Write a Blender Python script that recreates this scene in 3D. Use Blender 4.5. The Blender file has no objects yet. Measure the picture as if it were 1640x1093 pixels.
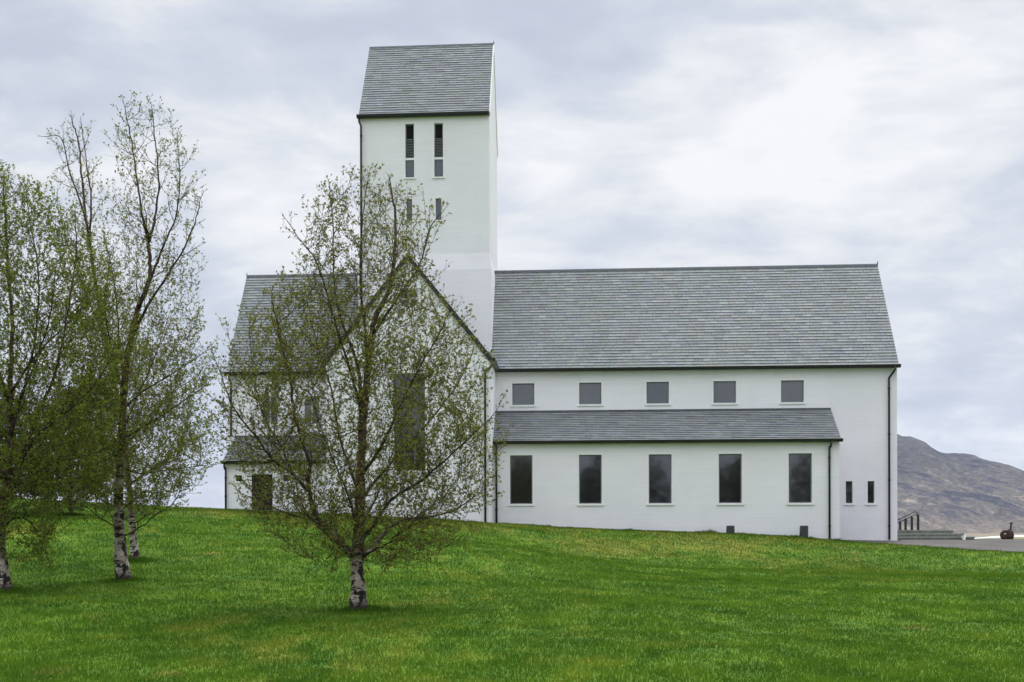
import bpy, bmesh, math, random
import numpy as np
from mathutils import Vector, Matrix
from mathutils.geometry import tessellate_polygon

SC = bpy.context.scene
COL = SC.collection
R = math.radians

# ------------------------------------------------------------------ camera
F, CX, HY, ROLL, YAW = 2193.4, 731.1, 850.7, -0.00224, 0.08297      # focal length, principal point (px of a 1640 wide frame)
cam = bpy.data.cameras.new("camera")
cam.sensor_width = 36.0
cam.lens = F / 1640 * 36
cam.shift_x = (820 - CX) / 1640
cam.shift_y = (HY - 546.5) / 1640
cam.clip_start = 0.1
cam.clip_end = 40000
camo = bpy.data.objects.new("camera", cam)
COL.objects.link(camo)
camo.matrix_world = Matrix.Rotation(YAW, 4, 'Z') @ Matrix.Rotation(math.pi / 2, 4, 'X') @ Matrix.Rotation(ROLL, 4, 'Z')
SC.camera = camo

def at(u, v, Y):
    """photograph point (u, v) on the vertical plane at distance Y -> world point"""
    c, s = math.cos(ROLL), math.sin(ROLL)
    du, dv = u - CX, v - HY
    u0, v0 = du * c + dv * s, -du * s + dv * c
    ca, sa = math.cos(YAW), math.sin(YAW)
    q = u0 / F
    X = Y * (q * ca - sa) / (ca + q * sa)
    return Vector((X, Y, -v0 * (-X * sa + Y * ca) / F))

# ------------------------------------------------------------------ sky, sun, exposure
SUN_EL, SUN_AZ = R(56), R(20)          # behind the cloud, in front of the camera and to the right
world = bpy.data.worlds.new("World")
SC.world = world
world.use_nodes = True

class NT:
    """small node-tree writer"""
    def __init__(self, tree):
        self.t = tree
        tree.nodes.clear()
    def n(self, kind, **kw):
        nd = self.t.nodes.new(kind)
        for k, v in kw.items():
            if k[0] == '_':
                setattr(nd, k[1:], v)
        return nd
    def put(self, sock, v):
        if v is None:
            return
        if isinstance(v, bpy.types.NodeSocket):
            self.t.links.new(v, sock)
        else:
            if hasattr(sock, 'default_value'):
                try:
                    sock.default_value = v
                except Exception:
                    sock.default_value = (*v, 1.0)
    def math(self, op, a, b=None, c=None, clamp=False):
        nd = self.t.nodes.new('ShaderNodeMath'); nd.operation = op; nd.use_clamp = clamp
        for i, x in enumerate((a, b, c)):
            self.put(nd.inputs[i], x)
        return nd.outputs[0]
    def vmath(self, op, a, b=None):
        nd = self.t.nodes.new('ShaderNodeVectorMath'); nd.operation = op
        self.put(nd.inputs[0], a); self.put(nd.inputs[1], b)
        return nd.outputs['Value'] if op in ('LENGTH', 'DOT_PRODUCT') else nd.outputs[0]
    def noise(self, vec, scale, detail=4, rough=.55, dist=0.0):
        nd = self.t.nodes.new('ShaderNodeTexNoise')
        self.put(nd.inputs['Vector'], vec)
        nd.inputs['Scale'].default_value = scale
        nd.inputs['Detail'].default_value = detail
        nd.inputs['Roughness'].default_value = rough
        nd.inputs['Distortion'].default_value = dist
        return nd.outputs['Fac']
    def ramp(self, fac, stops):
        nd = self.t.nodes.new('ShaderNodeValToRGB')
        el = nd.color_ramp.elements
        while len(el) < len(stops):
            el.new(0.5)
        for e, (p, col) in zip(el, stops):
            e.position = p
            e.color = (*col, 1) if not isinstance(col, (int, float)) else (col, col, col, 1)
        self.put(nd.inputs[0], fac)
        return nd.outputs[0]
    def mix(self, fac, a, b, mode='MIX'):
        nd = self.t.nodes.new('ShaderNodeMix'); nd.data_type = 'RGBA'; nd.blend_type = mode
        self.put(nd.inputs[0], fac); self.put(nd.inputs[6], a); self.put(nd.inputs[7], b)
        return nd.outputs[2]
    def maprange(self, v, a, b, c=0.0, d=1.0, smooth=False):
        nd = self.t.nodes.new('ShaderNodeMapRange')
        if smooth:
            nd.interpolation_type = 'SMOOTHSTEP'
        self.put(nd.inputs[0], v)
        for i, x in enumerate((a, b, c, d)):
            nd.inputs[i + 1].default_value = x
        return nd.outputs[0]
    def mapping(self, vec, scale=(1, 1, 1), loc=(0, 0, 0)):
        nd = self.t.nodes.new('ShaderNodeMapping')
        self.put(nd.inputs['Vector'], vec)
        nd.inputs['Scale'].default_value = scale
        nd.inputs['Location'].default_value = loc
        return nd.outputs[0]
    def sep(self, vec):
        nd = self.t.nodes.new('ShaderNodeSeparateXYZ'); self.put(nd.inputs[0], vec)
        return nd.outputs
    def comb(self, x, y, z):
        nd = self.t.nodes.new('ShaderNodeCombineXYZ')
        for i, q in enumerate((x, y, z)):
            self.put(nd.inputs[i], q)
        return nd.outputs[0]

w = NT(world.node_tree)
tc = w.n('ShaderNodeTexCoord').outputs['Generated']
sx, sy, sz = w.sep(tc)
sky = w.n('ShaderNodeTexSky')
sky.sky_type = 'NISHITA'; sky.sun_disc = False
sky.sun_elevation = SUN_EL; sky.sun_rotation = SUN_AZ
bg1 = w.n('ShaderNodeBackground'); w.put(bg1.inputs[0], sky.outputs[0]); bg1.inputs[1].default_value = 0.1
zc = w.math('MAXIMUM', sz, 0.0)
den = w.math('ADD', zc, 0.34)
cvec = w.comb(w.math('DIVIDE', sx, den), w.math('DIVIDE', sy, den), w.math('MULTIPLY', zc, 2.6))
big = w.noise(w.mapping(cvec, (1.5, 1.2, 1.0), (7.02, 12.8, .9)), 1.05, 3, .5, .3)
med = w.noise(w.mapping(cvec, (1.6, 1.6, 1.6), (16.2, -2.8, 2.1)), 2.6, 6, .56, .4)
puf = w.noise(w.mapping(cvec, (1.5, 1.7, 2.2), (3.3, 8.1, 0)), 5.0, 3, .5, .25)
cl = w.math('ADD', w.math('ADD', w.math('MULTIPLY', big, .46), w.math('MULTIPLY', med, .38)), w.math('MULTIPLY', puf, .16))
# the cloud sheet is thinner, so brighter, round the hidden sun
sd = (math.sin(R(18)) * math.cos(R(22)), math.cos(R(18)) * math.cos(R(22)), math.sin(R(22)))
glow = w.maprange(w.vmath('DOT_PRODUCT', tc, sd), .90, 1.0, 0, 1, True)
cl = w.math('ADD', w.math('MULTIPLY', w.math('SUBTRACT', cl, .5), 1.75), .478)
cl = w.math('ADD', cl, w.math('MULTIPLY', glow, .06))
ccol = w.ramp(cl, [(.26, (.50, .545, .655)), (.42, (.585, .63, .73)), (.52, (.675, .712, .795)), (.61, (.81, .835, .875)), (.72, (.95, .955, .965))])
up = w.maprange(sz, .34, .85, 1.0, 3.5, True)           # overcast sky: the zenith is brighter than the horizon
low = w.maprange(sz, .0, .14, 1.10, 1.0, True)
ccol = w.mix(1.0, ccol, w.comb(w.math('MULTIPLY', up, low), w.math('MULTIPLY', up, low), w.math('MULTIPLY', up, low)), 'MULTIPLY')
bg2 = w.n('ShaderNodeBackground'); w.put(bg2.inputs[0], ccol); bg2.inputs[1].default_value = 1.0
cover = w.ramp(cl, [(.30, .93), (.55, .98)])
ms = w.n('ShaderNodeMixShader')
w.put(ms.inputs[0], cover); w.put(ms.inputs[1], bg1.outputs[0]); w.put(ms.inputs[2], bg2.outputs[0])
wo = w.n('ShaderNodeOutputWorld'); w.put(wo.inputs[0], ms.outputs[0])

sun = bpy.data.lights.new("sun", 'SUN')
sun.energy = 2.0
sun.angle = R(10)
sun.color = (1.0, .95, .87)
suno = bpy.data.objects.new("sun", sun)
COL.objects.link(suno)
sdir = Vector((math.sin(SUN_AZ) * math.cos(SUN_EL), math.cos(SUN_AZ) * math.cos(SUN_EL), math.sin(SUN_EL)))
suno.rotation_euler = sdir.to_track_quat('Z', 'Y').to_euler()

SC.view_settings.view_transform = 'Standard'
SC.view_settings.look = 'None'
SC.view_settings.exposure = 0.0
SC.view_settings.gamma = 1.0

# ------------------------------------------------------------------ helpers
def tag(o, label=None, cat=None, group=None, kind=None):
    if label: o['label'] = label
    if cat: o['category'] = cat
    if group: o['group'] = group
    if kind: o['kind'] = kind
    return o

def empty(name, loc, label, cat, group=None):
    o = bpy.data.objects.new(name, None)
    COL.objects.link(o)
    o.location = loc
    o.empty_display_size = .3
    return tag(o, label, cat, group)

def link(name, me, mat, parent=None, loc=None):
    """link mesh (its coordinates are relative to the parent's origin) as one object"""
    o = bpy.data.objects.new(name, me)
    COL.objects.link(o)
    if mat is not None and not me.materials:
        for m in (mat if isinstance(mat, (list, tuple)) else [mat]):
            me.materials.append(m)
    if parent is not None:
        o.parent = parent
    if loc is not None:
        o.location = loc
    return o

class MB:
    """mesh builder: lists of vertices, faces and an optional colour per face"""
    def __init__(self):
        self.v, self.f, self.c, self.sm = [], [], [], []
    def face(self, pts, col=None, smooth=False):
        i = len(self.v)
        self.v += [tuple(p) for p in pts]
        self.f.append(tuple(range(i, i + len(pts))))
        self.c.append(col); self.sm.append(smooth)
    def box(self, x0, x1, y0, y1, z0, z1, col=None):
        i = len(self.v)
        self.v += [(x, y, z) for z in (z0, z1) for y in (y0, y1) for x in (x0, x1)]
        for q in ((0, 2, 3, 1), (4, 5, 7, 6), (0, 1, 5, 4), (2, 6, 7, 3), (0, 4, 6, 2), (1, 3, 7, 5)):
            self.f.append(tuple(i + k for k in q)); self.c.append(col); self.sm.append(False)
    def prism(self, poly, d, col=None):
        """closed polygon (3-D points) extruded by vector d"""
        d = Vector(d); poly = [Vector(p) for p in poly]; n = len(poly)
        i = len(self.v)
        self.v += [tuple(p) for p in poly] + [tuple(p + d) for p in poly]
        fs = [tuple(i + k for k in range(n))[::-1], tuple(i + n + k for k in range(n))]
        fs += [(i + k, i + (k + 1) % n, i + n + (k + 1) % n, i + n + k) for k in range(n)]
        for f in fs:
            self.f.append(f); self.c.append(col); self.sm.append(False)
    def tube(self, pts, rad, sides=8, col=None, cap=True, smooth=True):
        pts = [Vector(p) for p in pts]
        n = len(pts)
        if not hasattr(rad, '__len__'): rad = [rad] * n
        i0 = len(self.v)
        t = (pts[1] - pts[0]).normalized()
        a = t.orthogonal().normalized()
        for k in range(n):
            if k == 0: t = pts[1] - pts[0]
            elif k == n - 1: t = pts[k] - pts[k - 1]
            else: t = pts[k + 1] - pts[k - 1]
            t.normalize()
            a = (a - t * a.dot(t)).normalized()
            b = t.cross(a)
            for s in range(sides):
                an = 2 * math.pi * s / sides
                self.v.append(tuple(pts[k] + (a * math.cos(an) + b * math.sin(an)) * rad[k]))
        for k in range(n - 1):
            for s in range(sides):
                p, q = i0 + k * sides + s, i0 + k * sides + (s + 1) % sides
                self.f.append((p, q, q + sides, p + sides)); self.c.append(col); self.sm.append(smooth)
        if cap:
            self.f.append(tuple(i0 + s for s in range(sides))[::-1]); self.c.append(col); self.sm.append(False)
            e = i0 + (n - 1) * sides
            self.f.append(tuple(e + s for s in range(sides))); self.c.append(col); self.sm.append(False)
    def mesh(self, name, origin=(0, 0, 0), fix=False):
        me = bpy.data.meshes.new(name)
        o = Vector(origin)
        me.from_pydata([(x - o.x, y - o.y, z - o.z) for x, y, z in self.v], [], self.f)
        me.polygons.foreach_set('use_smooth', self.sm)
        if any(c is not None for c in self.c):
            at_ = me.attributes.new('tint', 'FLOAT_COLOR', 'FACE')
            buf = []
            for c in self.c:
                c = c or (0, 0, 0)
                buf += [c[0], c[1], c[2], 1.0]
            at_.data.foreach_set('color', buf)
        if fix:
            bm = bmesh.new(); bm.from_mesh(me)
            bmesh.ops.recalc_face_normals(bm, faces=bm.faces[:])
            bm.to_mesh(me); bm.free()
        me.update()
        return me

def bulk_mesh(name, verts, nper, tint=None):
    """numpy vertices (n*nper, 3) -> mesh of n loose polygons with nper corners; tint is one colour per polygon"""
    n = len(verts) // nper
    me = bpy.data.meshes.new(name)
    me.vertices.add(len(verts)); me.vertices.foreach_set('co', np.asarray(verts, np.float32).ravel())
    me.loops.add(n * nper); me.loops.foreach_set('vertex_index', np.arange(n * nper, dtype=np.int32))
    me.polygons.add(n)
    me.polygons.foreach_set('loop_start', np.arange(0, n * nper, nper, dtype=np.int32))
    me.polygons.foreach_set('loop_total', np.full(n, nper, np.int32))
    if tint is not None:
        a = me.attributes.new('tint', 'FLOAT_COLOR', 'FACE')
        a.data.foreach_set('color', np.concatenate([tint, np.ones((n, 1))], 1).astype(np.float32).ravel())
    me.update(calc_edges=True)
    return me

# ------------------------------------------------------------------ materials
def material(name):
    m = bpy.data.materials.new(name)
    m.use_nodes = True
    return m, NT(m.node_tree)

def finish(t, col, rough=.6, spec=.5, bump=None, bstr=.3, bdist=.02, metal=0.0):
    b = t.n('ShaderNodeBsdfPrincipled')
    t.put(b.inputs['Base Color'], col); t.put(b.inputs['Roughness'], rough)
    b.inputs['Specular IOR Level'].default_value = spec
    b.inputs['Metallic'].default_value = metal
    if bump is not None:
        bn = t.n('ShaderNodeBump'); bn.inputs['Strength'].default_value = bstr; bn.inputs['Distance'].default_value = bdist
        t.put(bn.inputs['Height'], bump); t.put(b.inputs['Normal'], bn.outputs[0])
    o = t.n('ShaderNodeOutputMaterial'); t.put(o.inputs[0], b.outputs[0])
    return b

def plain(name, col, rough=.6, spec=.5, var=.15, scale=6.0, metal=0.0):
    m, t = material(name)
    p = t.n('ShaderNodeNewGeometry').outputs['Position']
    nz = t.noise(p, scale, 5, .6)
    c = t.mix(1.0, (*col, 1), t.ramp(nz, [(.3, 1 - var), (.7, 1 + var)]), 'MULTIPLY')
    finish(t, c, rough, spec, nz, .15, .01, metal)
    return m

def mat_wall():
    m, t = material("white_painted_masonry")
    p = t.n('ShaderNodeNewGeometry').outputs['Position']
    x, y, z = t.sep(p)
    zz = t.math('ADD', z, t.math('MULTIPLY', t.noise(p, .5, 2), .03))
    fr = t.math('FRACT', t.math('DIVIDE', zz, .2))
    groove = t.maprange(t.math('ABSOLUTE', t.math('SUBTRACT', fr, .5)), .0, .07, 0, 1, True)
    course = t.noise(t.comb(t.math('MULTIPLY', x, .25), t.math('MULTIPLY', y, .25), t.math('MULTIPLY', t.math('FLOOR', t.math('DIVIDE', zz, .2)), 7.3)), 1.0, 3)
    fine = t.noise(p, 9, 6, .65)
    streak = t.noise(t.mapping(p, (2.2, 2.2, .12)), 1.0, 5, .6)
    stain = t.noise(p, .35, 5, .6)
    c = t.mix(t.ramp(stain, [(.38, 0.0), (.72, 1.0)]), (.85, .825, .84, 1), (.775, .755, .768, 1))
    c = t.mix(t.math('MULTIPLY', t.ramp(streak, [(.52, 0.0), (.78, 1.0)]), .10), c, (.62, .63, .6, 1))
    c = t.mix(t.math('MULTIPLY', t.math('SUBTRACT', 1.0, groove), t.ramp(course, [(.36, .05), (.65, .38)])), c, (.6, .6, .59, 1))
    c = t.mix(1.0, c, t.ramp(course, [(.3, .97), (.7, 1.015)]), 'MULTIPLY')
    h = t.math('ADD', t.math('MULTIPLY', groove, .5), t.math('MULTIPLY', fine, .5))
    finish(t, c, .75, .3, h, .35, .012)
    return m

def mat_slate():
    m, t = material("roof_slate")
    a = t.n('ShaderNodeAttribute'); a.attribute_name = 'tint'
    p = t.n('ShaderNodeNewGeometry').outputs['Position']
    big = t.noise(t.mapping(p, (1, 1, 1.4)), .8, 5, .62)
    fine = t.noise(p, 14, 4, .6)
    c = t.mix(1.0, a.outputs['Color'], t.ramp(fine, [(.3, .82), (.7, 1.15)]), 'MULTIPLY')
    c = t.mix(t.math('MULTIPLY', t.ramp(big, [(.5, 0.0), (.75, 1.0)]), .35), c, (.16, .175, .13, 1))
    finish(t, c, .62, .35, fine, .25, .006)
    return m

def mat_glass(name, col, refl=.75):
    m, t = material(name)
    p = t.n('ShaderNodeNewGeometry').outputs['Position']
    nz = t.noise(p, 1.4, 2, .5)
    b = finish(t, (*col, 1), .04, refl, nz, .05, .02)
    b.inputs['IOR'].default_value = 1.85
    return m

def mat_tint(name, rough=.7, trans=.42, spec=.25):
    """leaf material: its colour comes from the leaf, some light passes through"""
    m, t = material(name)
    a = t.n('ShaderNodeAttribute'); a.attribute_name = 'tint'
    b = t.n('ShaderNodeBsdfPrincipled')
    t.put(b.inputs['Base Color'], a.outputs['Color']); b.inputs['Roughness'].default_value = rough
    b.inputs['Specular IOR Level'].default_value = spec
    tr = t.n('ShaderNodeBsdfTranslucent'); t.put(tr.inputs[0], t.mix(1.0, a.outputs['Color'], (1.15, 1.25, .7, 1), 'MULTIPLY'))
    mx = t.n('ShaderNodeMixShader'); mx.inputs[0].default_value = trans
    t.put(mx.inputs[1], b.outputs[0]); t.put(mx.inputs[2], tr.outputs[0])
    o = t.n('ShaderNodeOutputMaterial'); t.put(o.inputs[0], mx.outputs[0])
    return m

def lawn_colour(t, p):
    """colour of the lawn at a place: fresh green, mossy and dry straw patches"""
    x, y, z = t.sep(p)
    flat = t.comb(x, t.math('MULTIPLY', y, .5), 0.0)
    patch = t.noise(flat, .32, 6, .62, .5)
    mid = t.noise(t.mapping(flat, (1, 1, 1), (11, 3, 0)), 1.3, 6, .65, .3)
    wide = t.noise(t.mapping(flat, (.6, 1, 1), (31, 9, 0)), .16, 3, .5)
    fine = t.noise(p, 14, 3, .7)
    g = t.mix(t.ramp(mid, [(.34, 0.0), (.66, 1.0)]), (.045, .113, .009, 1), (.110, .196, .015, 1))
    # towards the church the turf is drier and mossy
    top = t.maprange(y, 42, 59, 0.0, .10, True)
    dry = t.math('ADD', t.math('ADD', t.math('MULTIPLY', patch, .6), t.math('MULTIPLY', mid, .4)), top)
    dry = t.math('ADD', dry, t.math('MULTIPLY', t.math('SUBTRACT', wide, .5), .35))
    g = t.mix(t.ramp(dry, [(.54, 0.0), (.74, .8)]), g, (.190, .180, .030, 1))
    brown = t.math('ADD', t.math('MULTIPLY', t.noise(t.mapping(flat, (1, 1.6, 1), (5, 17, 0)), .55, 6, .65), 1.0), t.math('MULTIPLY', top, .55))
    g = t.mix(t.ramp(brown, [(.63, 0.0), (.76, .75)]), g, (.225, .150, .050, 1))
    lawn_tone = t.noise(t.comb(t.math('MULTIPLY', x, .22), t.math('MULTIPLY', y, .30), 3.0), 1.0, 4, .6, .4)      # broad darker and lighter areas
    g = t.mix(1.0, g, t.ramp(lawn_tone, [(.33, (.74, .82, .80)), (.67, (1.20, 1.10, 1.05))]), 'MULTIPLY')
    return t.mix(1.0, g, t.ramp(fine, [(.25, .80), (.75, 1.18)]), 'MULTIPLY'), mid, fine

def mat_ground():
    m, t = material("lawn_and_valley_floor")
    p = t.n('ShaderNodeNewGeometry').outputs['Position']
    c, mid, fine = lawn_colour(t, p)
    x, y, z = t.sep(p)
    vn = t.noise(t.mapping(p, (.0012, .0035, .0)), 1.0, 6, .6)
    valley = t.ramp(vn, [(.35, (.20, .15, .095)), (.5, (.25, .21, .12)), (.62, (.14, .15, .06)), (.75, (.24, .2, .15))])
    c = t.mix(t.maprange(z, -6, -3, 1, 0, True), c, valley)
    h = t.math('ADD', t.math('MULTIPLY', fine, .4), t.math('MULTIPLY', t.noise(p, 40, 3, .7), .6))
    finish(t, c, .9, .1, h, .6, .04)
    return m

def mat_blade():
    m, t = material("grass_blade")
    p = t.n('ShaderNodeNewGeometry').outputs['Position']
    c, mid, fine = lawn_colour(t, p)
    a = t.n('ShaderNodeAttribute'); a.attribute_name = 'tint'
    c = t.mix(1.0, c, a.outputs['Color'], 'MULTIPLY')
    b = t.n('ShaderNodeBsdfPrincipled'); t.put(b.inputs['Base Color'], c); b.inputs['Roughness'].default_value = .6
    b.inputs['Specular IOR Level'].default_value = .08
    tr = t.n('ShaderNodeBsdfTranslucent'); t.put(tr.inputs[0], c)
    mx = t.n('ShaderNodeMixShader'); mx.inputs[0].default_value = .4
    t.put(mx.inputs[1], b.outputs[0]); t.put(mx.inputs[2], tr.outputs[0])
    o = t.n('ShaderNodeOutputMaterial'); t.put(o.inputs[0], mx.outputs[0])
    return m

def mat_birch(white_to):
    """birch bark: pale with dark bands low on the trunk, red-brown to dark above white_to metres"""
    m, t = material("birch_bark")
    p = t.n('ShaderNodeTexCoord').outputs['Object']
    x, y, z = t.sep(p)
    ban = t.noise(t.mapping(p, (5, 5, 17)), 1.0, 5, .62, .6)
    big = t.noise(t.mapping(p, (6, 6, 5), (3, 1, 0)), 1.0, 4, .6, .5)
    fine = t.noise(t.mapping(p, (30, 30, 60)), 1.0, 4, .6)
    pale = t.mix(t.ramp(t.noise(p, 5, 4), [(.35, 0.0), (.65, 1.0)]), (.55, .48, .43, 1), (.27, .19, .15, 1))
    dark = (.022, .018, .015, 1)
    mk = t.math('MAXIMUM', t.ramp(ban, [(.50, 0.0), (.57, 1.0)]), t.ramp(big, [(.52, 0.0), (.60, 1.0)]))
    c = t.mix(mk, pale, dark)
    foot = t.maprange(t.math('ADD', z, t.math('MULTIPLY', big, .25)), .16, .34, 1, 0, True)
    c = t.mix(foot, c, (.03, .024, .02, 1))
    hi = t.maprange(t.math('ADD', z, t.math('MULTIPLY', t.math('SUBTRACT', big, .5), 1.6)), white_to - .4, white_to + .5, 0, 1, True)
    brown = t.mix(t.ramp(ban, [(.4, 0.0), (.6, 1.0)]), (.13, .07, .05, 1), (.045, .034, .028, 1))
    c = t.mix(hi, c, brown)
    finish(t, c, .8, .2, t.math('ADD', ban, t.math('MULTIPLY', fine, .4)), .6, .015)
    return m

def mat_mountain():
    m, t = material("moorland_mountain")
    p = t.n('ShaderNodeNewGeometry').outputs['Position']
    x, y, z = t.sep(p)
    tilt = t.math('ADD', z, t.math('MULTIPLY', x, .32))
    q = t.comb(x, y, tilt)
    a = t.noise(t.mapping(q, (.0032, .002, .016)), 1.0, 8, .68, 1.4)
    b = t.noise(t.mapping(q, (.010, .004, .035), (5, 5, 5)), 1.0, 7, .68, 1.0)
    f = t.noise(p, .03, 5, .7)
    s = t.math('ADD', t.math('MULTIPLY', a, .6), t.math('MULTIPLY', b, .4))
    c = t.ramp(s, [(.405, (.018, .021, .04)), (.46, (.052, .046, .058)), (.50, (.17, .135, .115)), (.54, (.10, .10, .06)), (.60, (.36, .28, .23))])
    hi = t.maprange(t.math('ADD', z, t.math('MULTIPLY', t.math('SUBTRACT', a, .5), 600)), 150, 400, 0, .5, True)
    c = t.mix(hi, c, (.045, .045, .058, 1))
    lowb = t.maprange(t.math('ADD', z, t.math('MULTIPLY', t.math('SUBTRACT', b, .5), 220)), 0, 90, .7, 0, True)
    c = t.mix(lowb, c, (.23, .175, .125, 1))
    g2 = t.noise(t.mapping(p, (.03, .015, .05), (9, 2, 4)), 1.0, 6, .7, 1.0)
    c = t.mix(1.0, c, t.ramp(f, [(.3, .6), (.7, 1.05)]), 'MULTIPLY')
    c = t.mix(1.0, c, t.ramp(g2, [(.36, .55), (.5, 1.0), (.64, 1.5)]), 'MULTIPLY')
    finish(t, c, .95, .05, f, 1.0, 16)
    return m

def mat_asphalt():
    m, t = material("road_asphalt")
    p = t.n('ShaderNodeNewGeometry').outputs['Position']
    f = t.noise(p, 60, 4, .7); b = t.noise(p, .5, 5, .6)
    c = t.mix(t.ramp(b, [(.35, 0.0), (.65, 1.0)]), (.088, .078, .071, 1), (.128, .115, .105, 1))
    c = t.mix(1.0, c, t.ramp(f, [(.3, .75), (.7, 1.25)]), 'MULTIPLY')
    finish(t, c, .9, .2, f, .4, .01)
    return m

M = dict(
    wall=mat_wall(), slate=mat_slate(),
    trim=plain("white_painted_trim", (.82, .82, .80), .6, .3, .05),
    gutter=plain("black_gutter_metal", (.014, .015, .014), .4, .5, .3),
    frame=plain("grey_window_frame", (.16, .165, .17), .5, .4, .1),
    lead=plain("ridge_lead", (.085, .09, .095), .5, .4, .2),
    glass_up=mat_glass("upper_window_glass", (.045, .05, .055)),
    glass=mat_glass("dark_window_glass", (.012, .012, .012)),
    louvre=plain("grey_louvre", (.16, .165, .165), .6, .3, .15),
    void=plain("belfry_opening_shade", (.012, .012, .012), .8, .1, .1),  # near-black sheet: the shade inside the opening, put into its colour
    door=plain("dark_wooden_door", (.028, .022, .016), .5, .3, .3),
    stone=plain("greenish_step_stone", (.17, .18, .155), .85, .2, .3, 5),
    tread=plain("pale_step_tread", (.27, .28, .24), .85, .2, .25, 5),  # tread slabs paler than the step below them
    iron=plain("black_iron", (.012, .012, .013), .5, .5, .2),
    rust=plain("rusty_red_iron", (.062, .034, .027), .85, .2, .5, 12),
    lampbox=plain("dark_grey_lamp_housing", (.045, .047, .05), .5, .4, .15),
    lampglass=mat_glass("floodlight_glass", (.03, .03, .032)),
    ground=mat_ground(), blade=mat_blade(), mountain=mat_mountain(), asphalt=mat_asphalt(),
    leaf=mat_tint("birch_leaf"), twig=plain("dark_twig_bark", (.05, .036, .028), .85, .2, .35, 20),
    water=plain("pale_river_surface", (.66, .66, .65), .5, .5, .08, .02),  # one flat pale colour over the whole river
)

# ------------------------------------------------------------------ terrain
_xk = np.array([-300, -40, -22.9, -17.8, -14.9, -9, -3.6, -.35, 2.3, 6.9, 10.1, 11.5, 14.2, 19.5, 26, 40, 300.])
_zk = np.array([1.6, 1.6, 1.34, 1.05, .93, .62, .34, .14, .03, -.13, -.30, -.39, -.44, -.46, -.5, -.6, -1.])
def smooth(a, b, x):
    t = np.clip((x - a) / (b - a), 0, 1)
    return t * t * (3 - 2 * t)
def vnoise(x, y, s, seed):
    """smooth value noise in numpy"""
    x = x / s + seed * 17.3; y = y / s + seed * 9.1
    xi, yi = np.floor(x), np.floor(y)
    fx, fy = x - xi, y - yi
    fx = fx * fx * (3 - 2 * fx); fy = fy * fy * (3 - 2 * fy)
    def h(a, b):
        v = np.sin(a * 127.1 + b * 311.7 + seed * 74.7) * 43758.5453
        return v - np.floor(v)
    return ((h(xi, yi) * (1 - fx) + h(xi + 1, yi) * fx) * (1 - fy) + (h(xi, yi + 1) * (1 - fx) + h(xi + 1, yi + 1) * fx) * fy) - .5
def terrain(x, y):
    x = np.asarray(x, float); y = np.asarray(y, float)
    zp = np.interp(x, _xk, _zk)                                             # level beside the church
    zc_ = zp - np.interp(x, [9, 11.5, 14.2, 17, 19.5, 26], [0, .06, .20, .44, .78, 1.1])
    yc = np.interp(x, [-25, -15, -4, 11, 14.2, 17, 19.5, 26], [54, 56, 57.5, 59.5, 57, 53, 48.5, 41])      # where the lawn reaches its top
    t = (y - 14.5) / (yc - 14.5)
    tt = np.clip(t, -.6, 1)
    prof = tt + .09 * np.sin(np.clip(tt, 0, 1) * math.pi * 2 + math.pi) * .5
    bank = smooth(-7, 5, x)                                                 # to the right the lawn is flat, then rises in a bank
    prof = prof * (1 - bank) + bank * (.34 * tt + .66 * smooth(.70, 1.04, tt))
    z = -1.6 + (zc_ + 1.6) * np.where(t < 0, tt * .6, prof)
    z = z + (zp - zc_) * smooth(yc, 65, y)
    near = smooth(2, 14, np.abs(y)) * (1 - smooth(52, 57, y)) * (1 - smooth(70, 140, np.abs(x)))
    z = z + near * (.20 * vnoise(x, y, 8, 1) + .09 * vnoise(x, y, 3.1, 2) + .03 * vnoise(x, y, .9, 3))
    fall = smooth(76, 260, y) + smooth(150, 500, -y) + smooth(90, 320, np.abs(x))
    z = z - np.clip(fall, 0, 1) * (15 + z)
    return z
def tz(x, y):
    return float(terrain(x, y))

def axis(fine0, fine1, step, far):
    a = list(np.arange(fine0, fine1 + 1e-6, step))
    s, v = step, fine1
    while v < far:
        s *= 1.18; v += s; a.append(min(v, far))
    s, v, b = step, fine0, []
    while v > -far:
        s *= 1.18; v -= s; b.append(max(v, -far))
    return np.array(b[::-1] + a)
gx = axis(-34, 34, .4, 9000); gy = axis(6, 80, .4, 9000)
GX, GY = np.meshgrid(gx, gy)
GZ = terrain(GX, GY)
nx, ny = len(gx), len(gy)
me = bpy.data.meshes.new("ground")
me.vertices.add(nx * ny)
me.vertices.foreach_set('co', np.stack([GX, GY, GZ], -1).astype(np.float32).ravel())
idx = np.arange(nx * ny).reshape(ny, nx)
quads = np.stack([idx[:-1, :-1], idx[:-1, 1:], idx[1:, 1:], idx[1:, :-1]], -1).reshape(-1, 4)
me.loops.add(quads.size); me.loops.foreach_set('vertex_index', quads.astype(np.int32).ravel())
me.polygons.add(len(quads))
me.polygons.foreach_set('loop_start', np.arange(0, quads.size, 4, dtype=np.int32))
me.polygons.foreach_set('loop_total', np.full(len(quads), 4, np.int32))
me.polygons.foreach_set('use_smooth', np.ones(len(quads), bool))
me.update(calc_edges=True)
tag(link("ground", me, M['ground']), kind='structure')

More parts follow.
